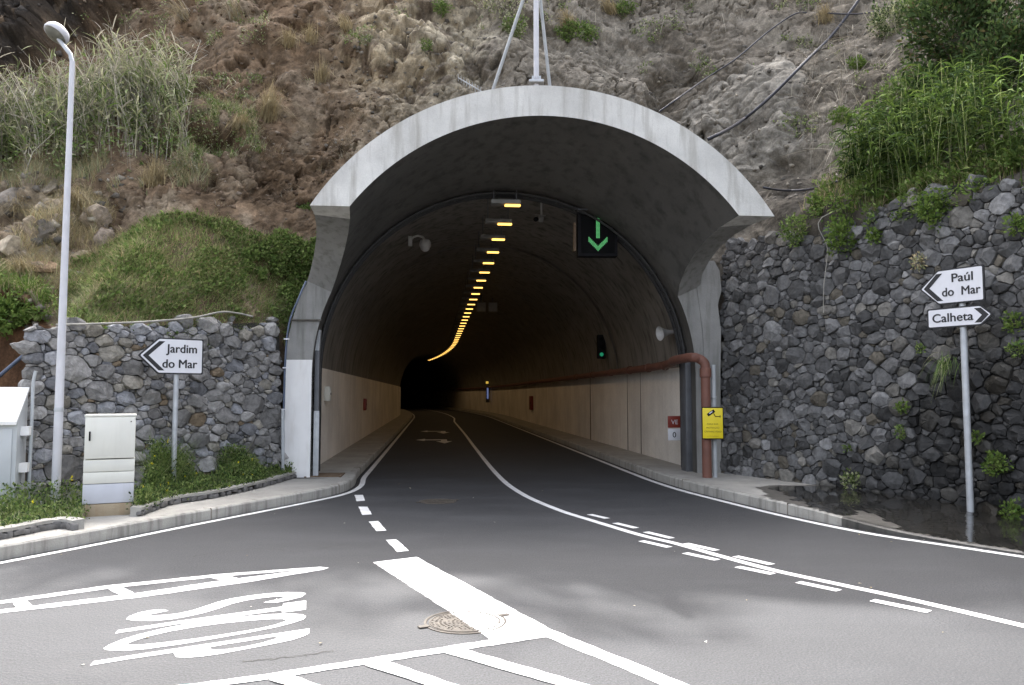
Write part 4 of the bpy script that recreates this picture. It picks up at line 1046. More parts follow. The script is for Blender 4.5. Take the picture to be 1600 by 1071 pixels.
# plants rooted in the right wall
def wall_plant(px, py, rad, n, size, cols, label):
    r = ray(px, py); o = Vector((0, 0, EYE)); t = (WRA - o).dot(nR) / r.dot(nR); p = o + r * t + nR * .06
    p -= nR * .05 * p.z
    e = empty('wall_plant', p, label, 'plant', 0, 'plants rooted in the right wall')
    s = Soup(); pts, u = clump_pts(np.array(p + nR * .08), (rad, rad * .6, rad), n); s.leaves(pts, RNG.uniform(size * .6, size * 1.3, n), cols, u * .6 + np.array([0, 0, .35]), aspect=.6)
    s.build('foliage', M['leaf'], e, p)
    k = 10; t_ = Soup(); t_.arch(np.tile(np.array(p), (k, 1)), RNG.normal(0, .6, (k, 3)) + np.array(nR) + np.array([0, 0, .3]), RNG.uniform(.5, 1, k) * rad, .01, [(.2, .22, .08)], .1, 3).build('stem', M['straw'], e, p)
for a in ((1235, 360, .26, 520, .06, GREEN, 'green tuft on the right wall top just below the hood tip'),
          (1312, 368, .3, 650, .07, BRIGHT, 'leafy bright plant growing on the upper part of the right wall'),
          (1360, 367, .12, 160, .06, BRIGHT, 'small bright plant right beside the leafy one on the upper wall'),
          (1450, 330, .24, 420, .07, BRIGHT, 'leafy creeper hanging over the top course of the right wall'),
          (1432, 408, .13, 150, .05, STRAW + PALE, 'yellowish dry plant on the wall left of the two arrow signs'),
          (1582, 350, .14, 160, .06, BRIGHT, 'small plant at the right edge level with the wall top stones'),
          (1414, 637, .1, 120, .05, BRIGHT, 'bright plant alone in the middle of the right wall'),
          (1440, 545, .07, 60, .05, GREEN, 'tiny plant just under the lower arrow sign'),
          (1584, 505, .14, 190, .05, BRIGHT, 'plant right of the lower arrow sign'),
          (1590, 545, .13, 150, .05, GREEN + BRIGHT, 'plant below the one beside the lower arrow sign'),
          (1565, 725, .17, 260, .06, BRIGHT, 'plant low on the wet wall right of the sign post'),
          (1533, 683, .08, 90, .05, BRIGHT, 'tiny plant right of the sign post on wet stones'),
          (1590, 800, .15, 200, .06, BRIGHT, 'plant at the foot of the wall at the right edge'),
          (1412, 676, .1, 110, .05, GREEN, 'small plant under the lone mid-wall plant'),
          (1338, 752, .16, 170, .06, GREEN + PALE, 'grey-green plant at the foot of the wet wall'),
          (1330, 700, .07, 60, .04, BRIGHT, 'tiny sprig at the left border of the wet stones')):
    wall_plant(*a)
# hanging grass tuft left of the sign post
r_ = ray(1482, 562); o_ = Vector((0, 0, EYE)); t_ = (WRA - o_).dot(nR) / r_.dot(nR); hp = o_ + r_ * t_ + nR * .05
s = Soup(); n = 75; s.arch(np.array(hp) + RNG.normal(0, .06, (n, 3)), np.tile(np.array(nR) * .6 + np.array([0, 0, .1]), (n, 1)) + RNG.normal(0, .3, (n, 3)), RNG.uniform(.15, .36, n), .008, GREEN + DKGREEN + PALE[:1], 1.3, 4)
tag(s.build('hanging_grass', M['leaf'], None, tuple(hp)), 'drooping green grass tuft on the wall just left of the arrow sign post', 'grass tuft')
# one long dry runner hanging down the wall
pts = [on_cliff(1400, 300)[0]] + [on_right(u, z, o) for u, z, o in ((2.75, 4.75, .25), (2.8, 4.2, .16), (2.72, 3.6, .15), (2.7, 3.1, .13))]
tag(MB().tube(catmull(pts, 5), .008, 5).build('dry_runner', M['hose_pale'], None), 'single long dry runner hanging down the right wall', 'vine')

# ------------------------------------------------------------------ tunnel
Z0, RI, RO = 2.1, 3.75, 4.25
tunnel = empty('tunnel', T(1, 0, 0), 'dark curving road tunnel with sooty vault and dirty white side walls', 'tunnel')
RV = 4.0
prof = [(-RV, z) for z in np.linspace(-.05, Z0, 6)[:-1]] + [(RV * math.cos(a), Z0 + RV * math.sin(a)) for a in np.linspace(math.pi, 0, 49)] + [(RV, z) for z in np.linspace(Z0, -.05, 6)[1:]]
aa = list(np.arange(.95, 12, 1.0)) + list(np.arange(12, 175, 2.5)); k = len(prof); vs = []; fs = []
for i, a in enumerate(aa):
    for s_, z in prof: vs.append(T(a, s_ , z))
for i in range(len(aa) - 1):
    for j in range(k - 1): fs.append((i * k + j, i * k + j + 1, (i + 1) * k + j + 1, (i + 1) * k + j))
mb = MB().add(vs, fs)
# construction joints of the lining: shallow ribs
mb.build('vault', M['vault'], tunnel, 60, world=tunnel)
for a in (7.5, 15, 22.5, 30, 37.5, 45, 60):
    vs = []; fs = []; pr = [(x * .994, Z0 + (z - Z0) * .994) if z > Z0 else (x * .994, z) for x, z in prof]
    for da in (-.06, .06):
        for s_, z in pr: vs.append(T(a + da, s_, z))
    for j in range(k - 1): fs.append((j, j + 1, k + j + 1, k + j))
    MB().add(vs, fs).build('lining_joint', M['steel_dark'], tunnel, 60, world=tunnel)
for sd_, ttop in ((-1, 2.3), (1, 2.3)):
    vs = []; fs = []; a_ = list(np.arange(.99, 175, 2.0))
    for a in a_:
        vs += [T(a, sd_ * 3.955, .1), T(a, sd_ * 3.94, ttop - .02), T(a, sd_ * 3.95, ttop), T(a, sd_ * 4.02, ttop)]
    for i in range(len(a_) - 1):
        for j in range(3): fs.append((i * 4 + j, i * 4 + j + 1, (i + 1) * 4 + j + 1, (i + 1) * 4 + j))
    MB().add(vs, fs).build('side_wall', M['white_wall'], tunnel, 30, world=tunnel)
mb = MB()
for a, s_, w_ in ((6.3, 3.93, .03), (4.9, 3.93, .025), (11.5, 3.93, .09)):
    MB().box(T(a, s_ + .012, 1.2), (.012, w_, 2.15), HEAD).build('panel_joint', M['grate'], tunnel, 30, world=tunnel)
vs = [T(174, s_, z) for s_, z in prof]
MB().add(vs, [tuple(range(len(vs)))]).build('end_wall', M['vault'], tunnel, None, world=tunnel)

# ------------------------------------------------------------------ portal with its flaring hood
portal = empty('tunnel_portal', C0, 'pale concrete tunnel portal with flared arched hood and white painted left base', 'portal')
CF = Vector((0.63, 13.07, 0)); RH = Vector((math.cos(HEAD), math.sin(HEAD), 0)); AH = Vector((-math.sin(HEAD), math.cos(HEAD), 0))
FZ0, FRO, FRI, ZC_ = 2.27, 4.72, 4.19, 4.81
def pw(s_, z, a=0.0): return C0 + RH * s_ + AH * a + Vector((0, 0, z))
def fw(s_, z): return CF + RH * s_ + Vector((0, 0, z))
fi0 = math.asin((ZC_ - FZ0) / FRI); fo0 = math.asin((ZC_ - FZ0) / FRO)
TH0 = R(38); TH1 = R(25)                  # the hood grows out of the ring between these heights
seq = []                                  # (portal angle or leg height, blend, tau)
leg = list(np.linspace(-.05, Z0, 12)[:-1]); low = list(np.linspace(0, TH0, 18))
arcn = 90
def samples():
    for z in leg: yield ('leg', -1, z)
    for t in low[:-1]: yield ('low', -1, t)
    for i in range(arcn + 1): yield ('arc', 0, i / arcn)
    for t in reversed(low[:-1]): yield ('low', 1, t)
    for z in reversed(leg): yield ('leg', 1, z)
vs = []; fs = []; ring = []
NB = 9
def lerp(a, b, t): return a + (b - a) * t
for kind, sd_, t in samples():
    if kind == 'leg':
        pi_ = (sd_ * RI, t); po_ = (sd_ * RO, t); wgt = 0; Ei = Eo = None
    else:
        if kind == 'low': th = (math.pi - t) if sd_ < 0 else t
        else: th = math.pi - TH0 - (math.pi - 2 * TH0) * t
        pi_ = (RI * math.cos(th), Z0 + RI * math.sin(th)); po_ = (RO * math.cos(th), Z0 + RO * math.sin(th))
        if kind == 'arc':
            wgt = 1; ai = math.pi - fi0 - (math.pi - 2 * fi0) * t; ao = math.pi - fo0 - (math.pi - 2 * fo0) * t
        else:
            u = max(0.0, (t - TH1) / (TH0 - TH1)); wgt = u ** 1.25
            ai = math.pi - fi0 if sd_ < 0 else fi0; ao = math.pi - fo0 if sd_ < 0 else fo0
        Ei = fw(FRI * math.cos(ai), FZ0 + FRI * math.sin(ai)); Eo = fw(FRO * math.cos(ao), FZ0 + FRO * math.sin(ao))
    A0 = pw(pi_[0], pi_[1], 1.0); A1 = pw(*pi_); B0 = pw(po_[0], po_[1], 2.4); B1 = pw(*po_)
    ei = A1 if Ei is None else lerp(A1, Ei, wgt); eo = B1 if Eo is None else lerp(B1, Eo, wgt)
    row = [A0, lerp(A0, A1, .5)] + [lerp(A1, ei, j / NB) for j in range(NB + 1)] + [lerp(eo, B1, j / NB) for j in range(NB + 1)] + [B0]
    ring.append(row); seq.append(kind)
m = len(ring[0]); n = len(ring)
for r_ in ring: vs += r_
bm = bmesh.new(); bv = [bm.verts.new(v - C0) for v in vs]
for i in range(n - 1):
    for j in range(m - 1):
        f = bm.faces.new((bv[i * m + j], bv[i * m + j + 1], bv[(i + 1) * m + j + 1], bv[(i + 1) * m + j]))
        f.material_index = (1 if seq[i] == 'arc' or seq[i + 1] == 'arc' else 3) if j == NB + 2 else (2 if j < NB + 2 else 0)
bmesh.ops.remove_doubles(bm, verts=bm.verts[:], dist=0.0015)
bmesh.ops.recalc_face_normals(bm, faces=bm.faces[:])
me = D.meshes.new('hood'); bm.to_mesh(me); bm.free()
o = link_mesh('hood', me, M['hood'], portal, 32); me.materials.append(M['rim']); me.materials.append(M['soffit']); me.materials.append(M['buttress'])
# white paint on the left foot: a 4 mm coat over front and inner faces
mb = MB(); zt = 2.36
def coat(mb, s0, s1, a0, a1, z0, z1):
    c = [pw(s0, 0, a0), pw(s1, 0, a0), pw(s1, 0, a1), pw(s0, 0, a1)]
    vs = [Vector((p.x, p.y, z0)) for p in c] + [Vector((p.x, p.y, z1)) for p in c]
    return mb.add(vs, [(0, 1, 5, 4), (1, 2, 6, 5), (2, 3, 7, 6), (3, 0, 4, 7), (4, 5, 6, 7)])
coat(mb, -RO - .006, -RI + .0, -.006, .5, -.02, Z0)
c = []
for z in (Z0, zt):
    w_ = math.sqrt(max(0, RO ** 2 - (z - Z0) ** 2)); wi = math.sqrt(max(0, RI ** 2 - (z - Z0) ** 2)); c.append((w_, wi))
mb.add([pw(-c[0][0] - .006, Z0, -.006), pw(-c[0][1], Z0, -.006), pw(-c[1][1], zt, -.006), pw(-c[1][0] - .006, zt, -.006), pw(-c[0][0] - .006, Z0, .5), pw(-c[1][0] - .006, zt, .5)], [(0, 1, 2, 3), (0, 3, 5, 4)])
mb.build('painted_base', M['white_paint'], portal, None, world=portal)
# cast joint ledge on the left foot, buttress on the right
MB().box(pw(-3.86, 3.12, -.02), (.56, .07, .03), HEAD, .008, ry=-.0).build('joint_ledge', M['hood'], portal, 30, world=portal)
vs = []; fs = []
for z, w0, w1, a in ((-.05, 3.93, 4.22, -.03), (2.2, 3.93, 4.25, -.03), (3.0, 3.9, 4.27, -.05), (3.5, 3.84, 4.22, -.03), (3.8, 3.8, 4.3, -.04), (4.2, 3.86, 4.27, -.02), (4.4, 3.92, 4.18, .02)):
    vs += [pw(w0, z, a + .015), pw(w1, z, a), pw(w1, z, a + .9), pw(w0, z, a + .9)]
for i in range(6):
    for j in range(4): fs.append((i * 4 + j, i * 4 + (j + 1) % 4, (i + 1) * 4 + (j + 1) % 4, (i + 1) * 4 + j))
fs.append((24, 25, 26, 27))
MB().add(vs, fs).build('buttress', M['buttress'], portal, 30, world=portal)

# cable bundle following the ring inside the mouth
cb = empty('cable_bundle', pw(0, 5.8, .5), 'black cable bundle following the arch inside the tunnel mouth', 'cable')
for da, rr in ((.42, .028), (.53, .02), (.66, .03), (.78, .02)):
    pts = [pw(-3.69, z, da) for z in np.linspace(.2, Z0, 5)[:-1]] + [pw(3.69 * math.cos(a), Z0 + 3.69 * math.sin(a), da) for a in np.linspace(math.pi, 0, 60)] + [pw(3.69, z, da) for z in np.linspace(Z0, .2, 5)[1:]]
    MB().tube(pts, rr, 7).build('cable', M['cable_dark'], cb, 60, world=cb)
mb = MB()
for a in np.linspace(.15, math.pi - .15, 26): MB().box(pw(3.70 * math.cos(a), Z0 + 3.70 * math.sin(a), .6), (.03, .46, .03), HEAD, ry=-a).build('cable_clip', M['cable_dark'], cb, 30, world=cb)
o = empty('cable_channel', pw(-3.68, .15, .25), 'narrow grey steel cable channel on the white left foot of the portal', 'channel', HEAD)
MB().box((0, 0, 1.2), (.09, .16, 2.4), 0, .008).build('lower_cover', M['steel_dark'], o); MB().box((0, 0, 2.6), (.09, .15, .4), ry=.06).build('upper_cover', M['conduit'], o)
MB().box((0.01, -.09, .62), (.1, .03, 1.24)).build('front_plate', M['galv'], o)
o = empty('cable_channel', pw(3.71, .15, .35), 'wide dark steel cable channel at the right foot of the portal', 'channel', HEAD)
MB().box((0, .1, 1.18), (.16, .35, 2.36), 0, .008).build('cover', M['steel_dark'], o); MB().box((.115, -.2, 1.2), (.07, .07, 2.4)).build('side_conduit', M['conduit'], o)

# ------------------------------------------------------------------ ceiling lamps
def ceiling_lamp():
    o = empty('ceiling_lamp', (0, 0, 0), 'x', 'lamp', 0, 'ceiling lamps along the tunnel crown')
    MB().box((-.04, 0, .035), (.6, .22, .09), 0, .02).build('housing', M['plastic_dim'], o)
    MB().box((.1, -.02, -.03), (.32, .12, .03), 0, .012).build('diffuser', M['sodium'], o)
    for x in (-.28, .18): MB().tube([(x, 0, .1), (x, 0, .6)], .012, 6).build('hanger', M['steel_dark'], o)
    bl = D.lights.new('bulb', 'SPOT'); bl.energy = 2.6; bl.spot_size = R(150); bl.spot_blend = .6; bl.color = (1.0, .66, .34); bl.shadow_soft_size = .03
    b = D.objects.new('bulb', bl); COL.objects.link(b); b.parent = o; b.location = (.1, 0, -.09)
    return o
def copy_tree(o, parent=None):
    c = o.copy(); COL.objects.link(c)
    if parent: c.parent = parent
    for ch in list(o.children): copy_tree(ch, c)
    return c
ORD = ['nearest', 'second', 'third', 'fourth', 'fifth', 'sixth', 'seventh', 'eighth', 'ninth', 'tenth', 'eleventh', 'twelfth', 'thirteenth', 'fourteenth', 'fifteenth', 'sixteenth']
lamp0 = ceiling_lamp()
for i in range(42):
    o = lamp0 if i == 0 else copy_tree(lamp0)
    a = .4 + 1.75 * i if i else .4
    p, f, r = axis(a); o.location = p + r * .02 + Vector((0, 0, 5.55)); o.rotation_euler.z = -math.atan2(f.x, f.y)
    if i == 0: o['label'] = 'nearest and largest yellow sodium lamp of the tunnel ceiling row'
    elif i < 16: o['label'] = ORD[i] + ' yellow lamp from the mouth in the tunnel ceiling row'
    else: o['label'] = 'tiny yellow ceiling lamp deeper in the tunnel than the sixteenth of the row'; o['group'] = 'tiny far lamps of the tunnel ceiling row'

# ------------------------------------------------------------------ things in the tunnel
yg = 15.9
p = P(934, 366, yg)
o = empty('lane_signal', p, 'black lane control box showing a lit green down arrow under the hood', 'lane signal', HEAD * .5)
Wd_, Hh = .82, .92
MB().box((0, .12, 0), (Wd_, .24, Hh), 0, .015).build('housing', M['black'], o)
MB().box((0, -.012, 0), (Wd_ - .12, .02, Hh - .12), 0, .005).build('screen', M['glass_dark'], o)
MB().box((0, -.09, Hh / 2 + .01), (Wd_ + .04, .22, .02)).build('visor', M['steel_dark'], o)
mb = MB(); st = .0265
cells_ = set()
for i in range(-1, 2):
    for j in range(-3, 13): cells_.add((i, j))
for k_ in range(0, 8):
    for t_ in range(0, 4):
        cells_.add((k_, k_ - 13 + t_)); cells_.add((-k_, k_ - 13 + t_))
for i, j in cells_: mb.box((i * st, -.026, j * st), (st * .78, .006, st * .78))
mb.build('arrow', M['led_green'], o, None)
mb = MB().box((-.1, .12, .62), (.06, .06, .5)).box((.1, .12, .62), (.06, .06, .5)).box((0, .12, .56), (.5, .1, .05)); mb.build('bracket', M['steel_dark'], o)
MB().box((-.47, .1, -.05), (.05, .12, .6)).build('side_bar', M['grate'], o)
# dome camera
p = P(641, 377, 18.6)
o = empty('dome_camera', p, 'pale dome security camera on a curved arm under the left of the vault', 'camera')
MB().box((0, 0, 0), (.09, .1, .24), 0, .01).build('wall_bracket', M['plastic'], o)
MB().tube([(.0, 0, .02), (.08, 0, .1), (.18, 0, .13), (.3, 0, .1), (.36, 0, .0)], .028, 8).build('arm', M['plastic'], o, 60)
d_ = MB().lathe((.36, 0, -.08), [(.02, .12), (.11, .1), (.14, .04), (.145, -.02), (.13, -.06)], n=20).build('housing', M['plastic'], o, 40)
MB().lathe((.36, 0, -.15), [(.12, .01), (.1, -.06), (.05, -.1), (0, -.11)], n=20).build('dome', M['plastic'], o, 60)
MB().tube([(0, 0, .1), (-.35, .25, .75)], .02, 6).build('stay', M['black'], o)
# box camera hanging from a stem
p = P(846, 318, 17.2)
o = empty('box_camera', p, 'small grey camera hanging on a thin stem beside the nearest ceiling lamps', 'camera')
MB().tube([(0, 0, .35), (0, 0, -.3)], .02, 8).build('stem', M['plastic'], o)
MB().box((-.06, -.02, -.36), (.12, .3, .13), .35, .015, rx=.25).build('body', M['plastic_dim'], o)
MB().lathe((-.12, -.17, -.4), [(.05, 0), (.05, .06), (.04, .065), (0, .066)], axis=(-.33, -.9, -.25), n=14).build('lens', M['glass_dark'], o)
MB().box((-.04, -.02, -.27), (.16, .36, .02), .35, .004, rx=.25).build('sun_shield', M['plastic_dim'], o)
# horn loudspeaker on right wall
p = P(1057, 518, 17.3)
o = empty('horn_speaker', p, 'pale horn loudspeaker on the right side of the vault above the red pipe', 'loudspeaker')
ax = Vector((-.93, -.33, -.14)).normalized()
MB().lathe(ax * .02, [(.045, 0), (.05, .16), (.08, .27), (.13, .36), (.165, .41), (.16, .412), (.1, .32), (.03, .2)], ax, 20).build('horn', M['plastic'], o, 40)
MB().lathe(ax * -.12, [(0, 0), (.06, .01), (.065, .1), (.045, .14)], ax, 16).build('driver', M['plastic_dim'], o, 40)
MB().tube([(-.02, .02, 0), (.12, .12, -.02), (.28, .2, 0)], .018, 7).build('bracket', M['steel_dark'], o)
# green traffic light
p = P(940, 548, 24)
o = empty('traffic_light', p, 'dark traffic light with green lamp lit on the right wall inside the tunnel', 'traffic light')
MB().box((0, .1, .12), (.26, .2, .74), 0, .03).build('housing', M['black'], o)
for k_, mt in ((.36, 'glass_dark'), (.12, 'glass_dark'), (-.12, 'signal_green')):
    MB().lathe((0, -.0, k_), [(.06, 0), (.055, .012), (.04, .025), (0, .03)], (0, -1, 0), 18).build('lens', M[mt], o, 60)
MB().box((.2, .15, .1), (.3, .05, .05)).build('bracket', M['steel_dark'], o)
# two unlit square signal boxes over the lanes
for px_, lb in ((752, 'unlit grey square panel, left one of the pair hanging deep in the tunnel'), (770, 'unlit grey square panel, right one of the pair hanging deep in the tunnel')):
    p = P(px_, 480, 34)
    o = empty('signal_panel', p, lb, 'signal panel', HEAD, 'pair of unlit panels in the tunnel')
    MB().box((0, .1, 0), (.42, .2, .44), 0, .02).build('housing', M['plastic_dim'], o); MB().box((0, -.005, 0), (.36, .02, .38)).build('face', M['signback'], o); MB().tube([(0, .1, .2), (0, .1, 1.2)], .03, 6).build('hanger', M['steel_dark'], o)
# lit emergency post far inside, and small boxes on the walls
def wallbox(name, a, s_, z, size, mt, label, cat, extra=None):
    p, f, r = axis(a); o = empty(name, T(a, s_, z), label, cat, -math.atan2(f.x, f.y))
    MB().box((0, 0, 0), size, 0, .012).build('box', M[mt], o); sgn = -1 if s_ > 0 else 1
    MB().box((sgn * (size[0] / 2 + .006), 0, 0), (.012, size[1] * .8, size[2] * .82), 0, .003).build('door', M[extra or mt], o)
    MB().box((sgn * (size[0] / 2 + .018), -size[1] * .28, 0), (.02, .02, size[2] * .15)).build('handle', M['black'], o); return o
p = P(762, 614, 69)
o = empty('emergency_post', p, 'far emergency post glowing pale blue with an amber light on top', 'emergency post')
MB().box((0, .1, -.1), (.34, .2, 1.5), 0, .02).build('cabinet', M['steel_dark'], o); MB().box((0, -.01, -.05), (.14, .03, .95)).build('light_panel', M['pale_glow'], o); MB().box((-.05, -.01, .9), (.22, .05, .2)).build('beacon', M['yellow_glow'], o)
wallbox('wall_box', 3.3, -3.88, 1.72, (.12, .26, .34), 'cabinet', 'small cream box on the left tunnel wall just inside the mouth', 'wall box')
wallbox('hydrant_box', 13.4, -3.9, 1.35, (.1, .3, .42), 'red', 'small dark red box midway along the left tunnel wall', 'hydrant box')
wallbox('hydrant_box', 27.5, 3.88, 1.25, (.12, .9, .75), 'red', 'dark red box on the far part of the right tunnel wall', 'hydrant box')
# sign pair on the right wall, half hidden by the channel
o = empty('distance_sign', T(1.22, 3.72, .98), 'pair of small plates, dark red over white, half hidden by the dark channel', 'sign', HEAD)
MB().box((-.02, 0, .14), (.32, .02, .25), 0, .004).build('red_plate', M['red'], o); MB().box((-.02, 0, -.13), (.32, .02, .25), 0, .004).build('white_plate', M['signwhite'], o)
text_xz(MB(), 'VE', -.11, .09, height=.1, y=-.013, bold=.005).build('lettering', M['signwhite'], o, None)
text_xz(MB(), '0', -.08, -.19, height=.12, y=-.013, bold=.01).build('number', M['blackpaint'], o, None)

# red drain pipe, conduit and yellow sign
pb = G(1105, 747, .15)
o = empty('drain_pipe', pb, 'rust red pipe rising by the right foot and running along the tunnel wall', 'pipe')
zt_ = P(1105, 566, pb.y).z
run = [pb, Vector((pb.x, pb.y, zt_ - .35)), Vector((pb.x, pb.y, zt_ - .1))]
bend = [Vector((pb.x - .03, pb.y + .01, zt_)), Vector((pb.x - .13, pb.y + .03, zt_ + .07)), Vector((pb.x - .26, pb.y + .08, zt_ + .09))]
into = [T(.35, 3.42, zt_ + .08), T(1.2, 3.62, zt_ + .06), T(2.5, 3.72, zt_ + .04)] + [T(a, 3.74, zt_ + .03) for a in range(5, 100, 5)]
MB().tube(catmull(run + bend + into, 3), .09, 14).build('pipe', M['pipe'], o, 60, world=o)
def sock(mb): mb.build('pipe_socket', M['pipe'], o, 40, world=o)
for z in (.75, 1.6, 2.15): sock(MB().lathe((pb.x, pb.y, z), [(.092, -.03), (.091, -.025), (.091, .025), (.092, .03)], n=16))
sock(MB().lathe((pb.x, pb.y, zt_ - .2), [(.091, -.09), (.108, -.08), (.108, .08), (.091, .09)], n=16))
for a in (1.9, 3.4, 5.2, 7.4, 10, 13): sock(MB().lathe(T(a, 3.70 if a < 2.2 else 3.74, zt_ + .035), [(.091, -.06), (.107, -.05), (.107, .05), (.091, .06)], axis(a)[1], 14))
cp_ = pb + Vector((.16, .05, 0))
o = empty('conduit', cp_, 'straight pale grey conduit standing beside the red drain pipe', 'conduit')
MB().tube([(0, 0, 0), (0, 0, zt_ - .2)], .045, 10).build('tube', M['conduit'], o, 60); MB().lathe((0, 0, 1.5), [(.046, -.03), (.054, -.02), (.054, .02), (.046, .03)], n=12).build('coupling', M['conduit'], o)
ys = P(1113.5, 661.5, pb.y - .14)
o = empty('warning_sign', ys, 'yellow camera surveillance notice fixed to the red pipe', 'sign', -.05)
MB().box((0, 0, 0), (.4, .012, .60), 0, .003).build('edge', M['black'], o); MB().box((0, -.006, 0), (.37, .012, .56), 0, .003).build('panel', M['yellow'], o)
mb = MB().box((-.03, -.016, .19), (.15, .004, .055), 0, 0, ry=-.6).box((.035, -.016, .15), (.012, .004, .07), 0, 0, ry=-.5).box((.09, -.016, .125), (.09, .004, .012)).box((.135, -.016, .125), (.012, .004, .04))
mb.build('pictogram', M['black'], o, None)
MB().box((-.035, -.019, .196), (.07, .003, .02), 0, 0, ry=-.6).build('camera_body', M['signwhite'], o, None)
mb = MB()
for tx, z, hh, ww in (('PARA SUA', -.03, .032, .2), ('PROTECÇÃO', -.10, .032, .24), ('CÂMARAS VÍDEO', -.17, .032, .31), ('em funcionamento', -.245, .014, .22)): text_xz(mb, tx, -ww / 2, z, height=hh, width=ww, y=-.016, bold=.0)
mb.build('lettering', M['olive_text'], o, None)

# ------------------------------------------------------------------ mast, aerial and hoses
mtop = P(838, 131, 13.5)
o = empty('mast', mtop, 'pale steel mast with slanting stays standing on top of the hood', 'mast')
MB().tube([(0, 0, -.05), (0, 0, 2.35)], .048, 12).build('pole', M['pole_white'], o, 60)
MB().box((0, 0, .02), (.26, .2, .05), 0, .01).box((-.06, -.06, .07), (.04, .04, .08)).box((.06, -.06, .07), (.04, .04, .08)).build('base_plate', M['galv'], o)
for dx_, dy_, bz in ((-.78, .9, -.02), (.28, 1.3, -.1)):
    MB().tube([(dx_, dy_ * .3, bz), (dx_ * .0, 0, 2.25)], .03, 8).build('stay', M['conduit'], o, 60)
y0_ = P(742, 138, 13.6); y1_ = P(716, 122, 13.6); yb = P(760, 148, 13.7)
o = empty('yagi_aerial', yb, 'small comb-like aerial sticking out over the hood left of the mast', 'aerial')
MB().tube([yb, y1_], .012, 6).build('boom', M['galv'], o, 60, world=o)
mb = MB()
for t_ in np.linspace(.2, 1, 9):
    c_ = yb.lerp(y1_, t_); L_ = .13 - .04 * t_; mb.tube([c_ + Vector((0, -.03, L_ * .55)), c_ + Vector((.0, .03, -L_ * .55))], .006, 5)
mb.build('element', M['galv'], o, 60, world=o)
def hose(px_pts, rad, mt, label, name='hose', off=.12, dep=None):
    q2 = catmull([Vector((x, y, 0)) for x, y in px_pts], 10); Y = []
    for i, q_ in enumerate(q2): Y.append(on_cliff(q_.x, q_.y)[0].y)
    if dep and dep[0]: Y[:5] = [dep[0]] * 5
    Y = np.array(Y); Y = np.array([Y[max(0, i - 4):i + 5].min() for i in range(len(Y))]); Y = np.convolve(np.pad(Y, 4, mode='edge'), np.ones(9) / 9, 'valid')
    pts = [P(q_.x, q_.y, y - off) for q_, y in zip(q2, Y)]
    return tag(MB().tube(pts, rad, 8).build(name, M[mt], None, 60), label, name)
hose([(1106, 218), (1150, 195), (1200, 155), (1260, 95), (1300, 55), (1345, -5), (1375, -60)], .035, 'hose', 'thick black hose curving down the cliff to the hood', dep=[14.2, None, None, None, None, None, None])
hose([(1030, 175), (1100, 125), (1150, 92), (1200, 50), (1240, 23), (1260, 20)], .018, 'hose', 'thin black hose rising from the hood top up the grey cliff', 'hose', dep=[14.0, None, None, None, None, None])
hose([(1293, 21), (1340, 22), (1390, 15), (1440, 6), (1490, -6)], .018, 'hose', 'thin black hose running level along the top edge at right')
hose([(1192, 293), (1225, 298), (1270, 295), (1320, 280), (1372, 264)], .022, 'hose', 'black hose sagging behind the hood right tip into the reeds', dep=[14.4, None, None, None, None])
o = hose([(88, 508), (160, 506), (230, 503), (300, 497), (345, 488), (372, 490), (395, 495)], .017, 'hose_pale', 'dusty hose lying along the top of the left stone wall', off=.1)
pts = [P(441, 745, 14.55), P(443, 660, 14.6), P(446, 560, 14.6), P(452, 505, 14.6), P(466, 468, 14.6), P(478, 440, 14.8)]
o = empty('riser_cable', pts[0], 'blue-grey cable climbing the left edge of the portal foot', 'cable')
MB().tube(catmull(pts, 6), .02, 8).build('sheath', M['cable_blue'], o, 60, world=o)
for x_, y_ in ((448, 530), (446, 575), (444, 640)):
    q_ = P(x_, y_, 14.56); MB().box(q_, (.1, .03, .02)).build('clip', M['signwhite'], o, 30, world=o)
MB().tube([P(442, 745, 14.52), P(442, 640, 14.52)], .032, 8).build('guard', M['conduit'], o, 60, world=o)
rp = [P(-60, 640, 11.2), P(0, 587, 11.3), P(62, 534, 11.4)]
tag(MB().tube(rp, .028, 8).build('hand_rail', M['cable_blue'], None, 60), 'slanting blue-grey rail left of the stone wall above the kiosk', 'rail')
rc = [P(44, 790, 10.6), P(50, 650, 10.65), P(52, 600, 10.68), P(56, 580, 10.7)]
tag(MB().tube(catmull(rc, 4), .022, 8).build('wall_conduit', M['conduit'], None, 60), 'thin grey conduit on the left end of the stone wall', 'conduit')

# ------------------------------------------------------------------ street lamp
lb_ = G(86, 797, .15)
o = empty('street_lamp', lb_, 'tall pale street lamp with round dish head in front of the left wall', 'street lamp')
top_ = P(103.5, 96, lb_.y).z - .15
MB().tube([(0, 0, 0), (0, 0, 1.3), (0, 0, top_ * .6), (0, 0, top_)], [.058, .056, .044, .033], 16).build('pole', M['pole_white'], o, 60)
MB().lathe((0, 0, 1.35), [(.058, -.03), (.063, 0), (.052, .04)], n=16).build('collar', M['galv'], o)
hd = P(86, 55, lb_.y) - lb_
MB().tube([(0, 0, top_ - .02), (-.03, -.0, top_ + .1), (hd.x + .05, .0, hd.z - .06)], [.03, .03, .028], 10).build('arm', M['galv'], o, 60)
tl = Vector((.42, .5, 1)).normalized()
MB().lathe(hd + tl * .02, [(.0, .12), (.08, .115), (.14, .09), (.168, .04), (.172, 0), (.165, -.02), (.15, -.02)], tl, 28).build('head', M['pole_white'], o, 50)
MB().lathe(hd + tl * .02, [(.152, -.018), (.12, -.05), (.06, -.07), (0, -.075)], tl, 28).build('lens', M['lamp_glass'], o, 60)

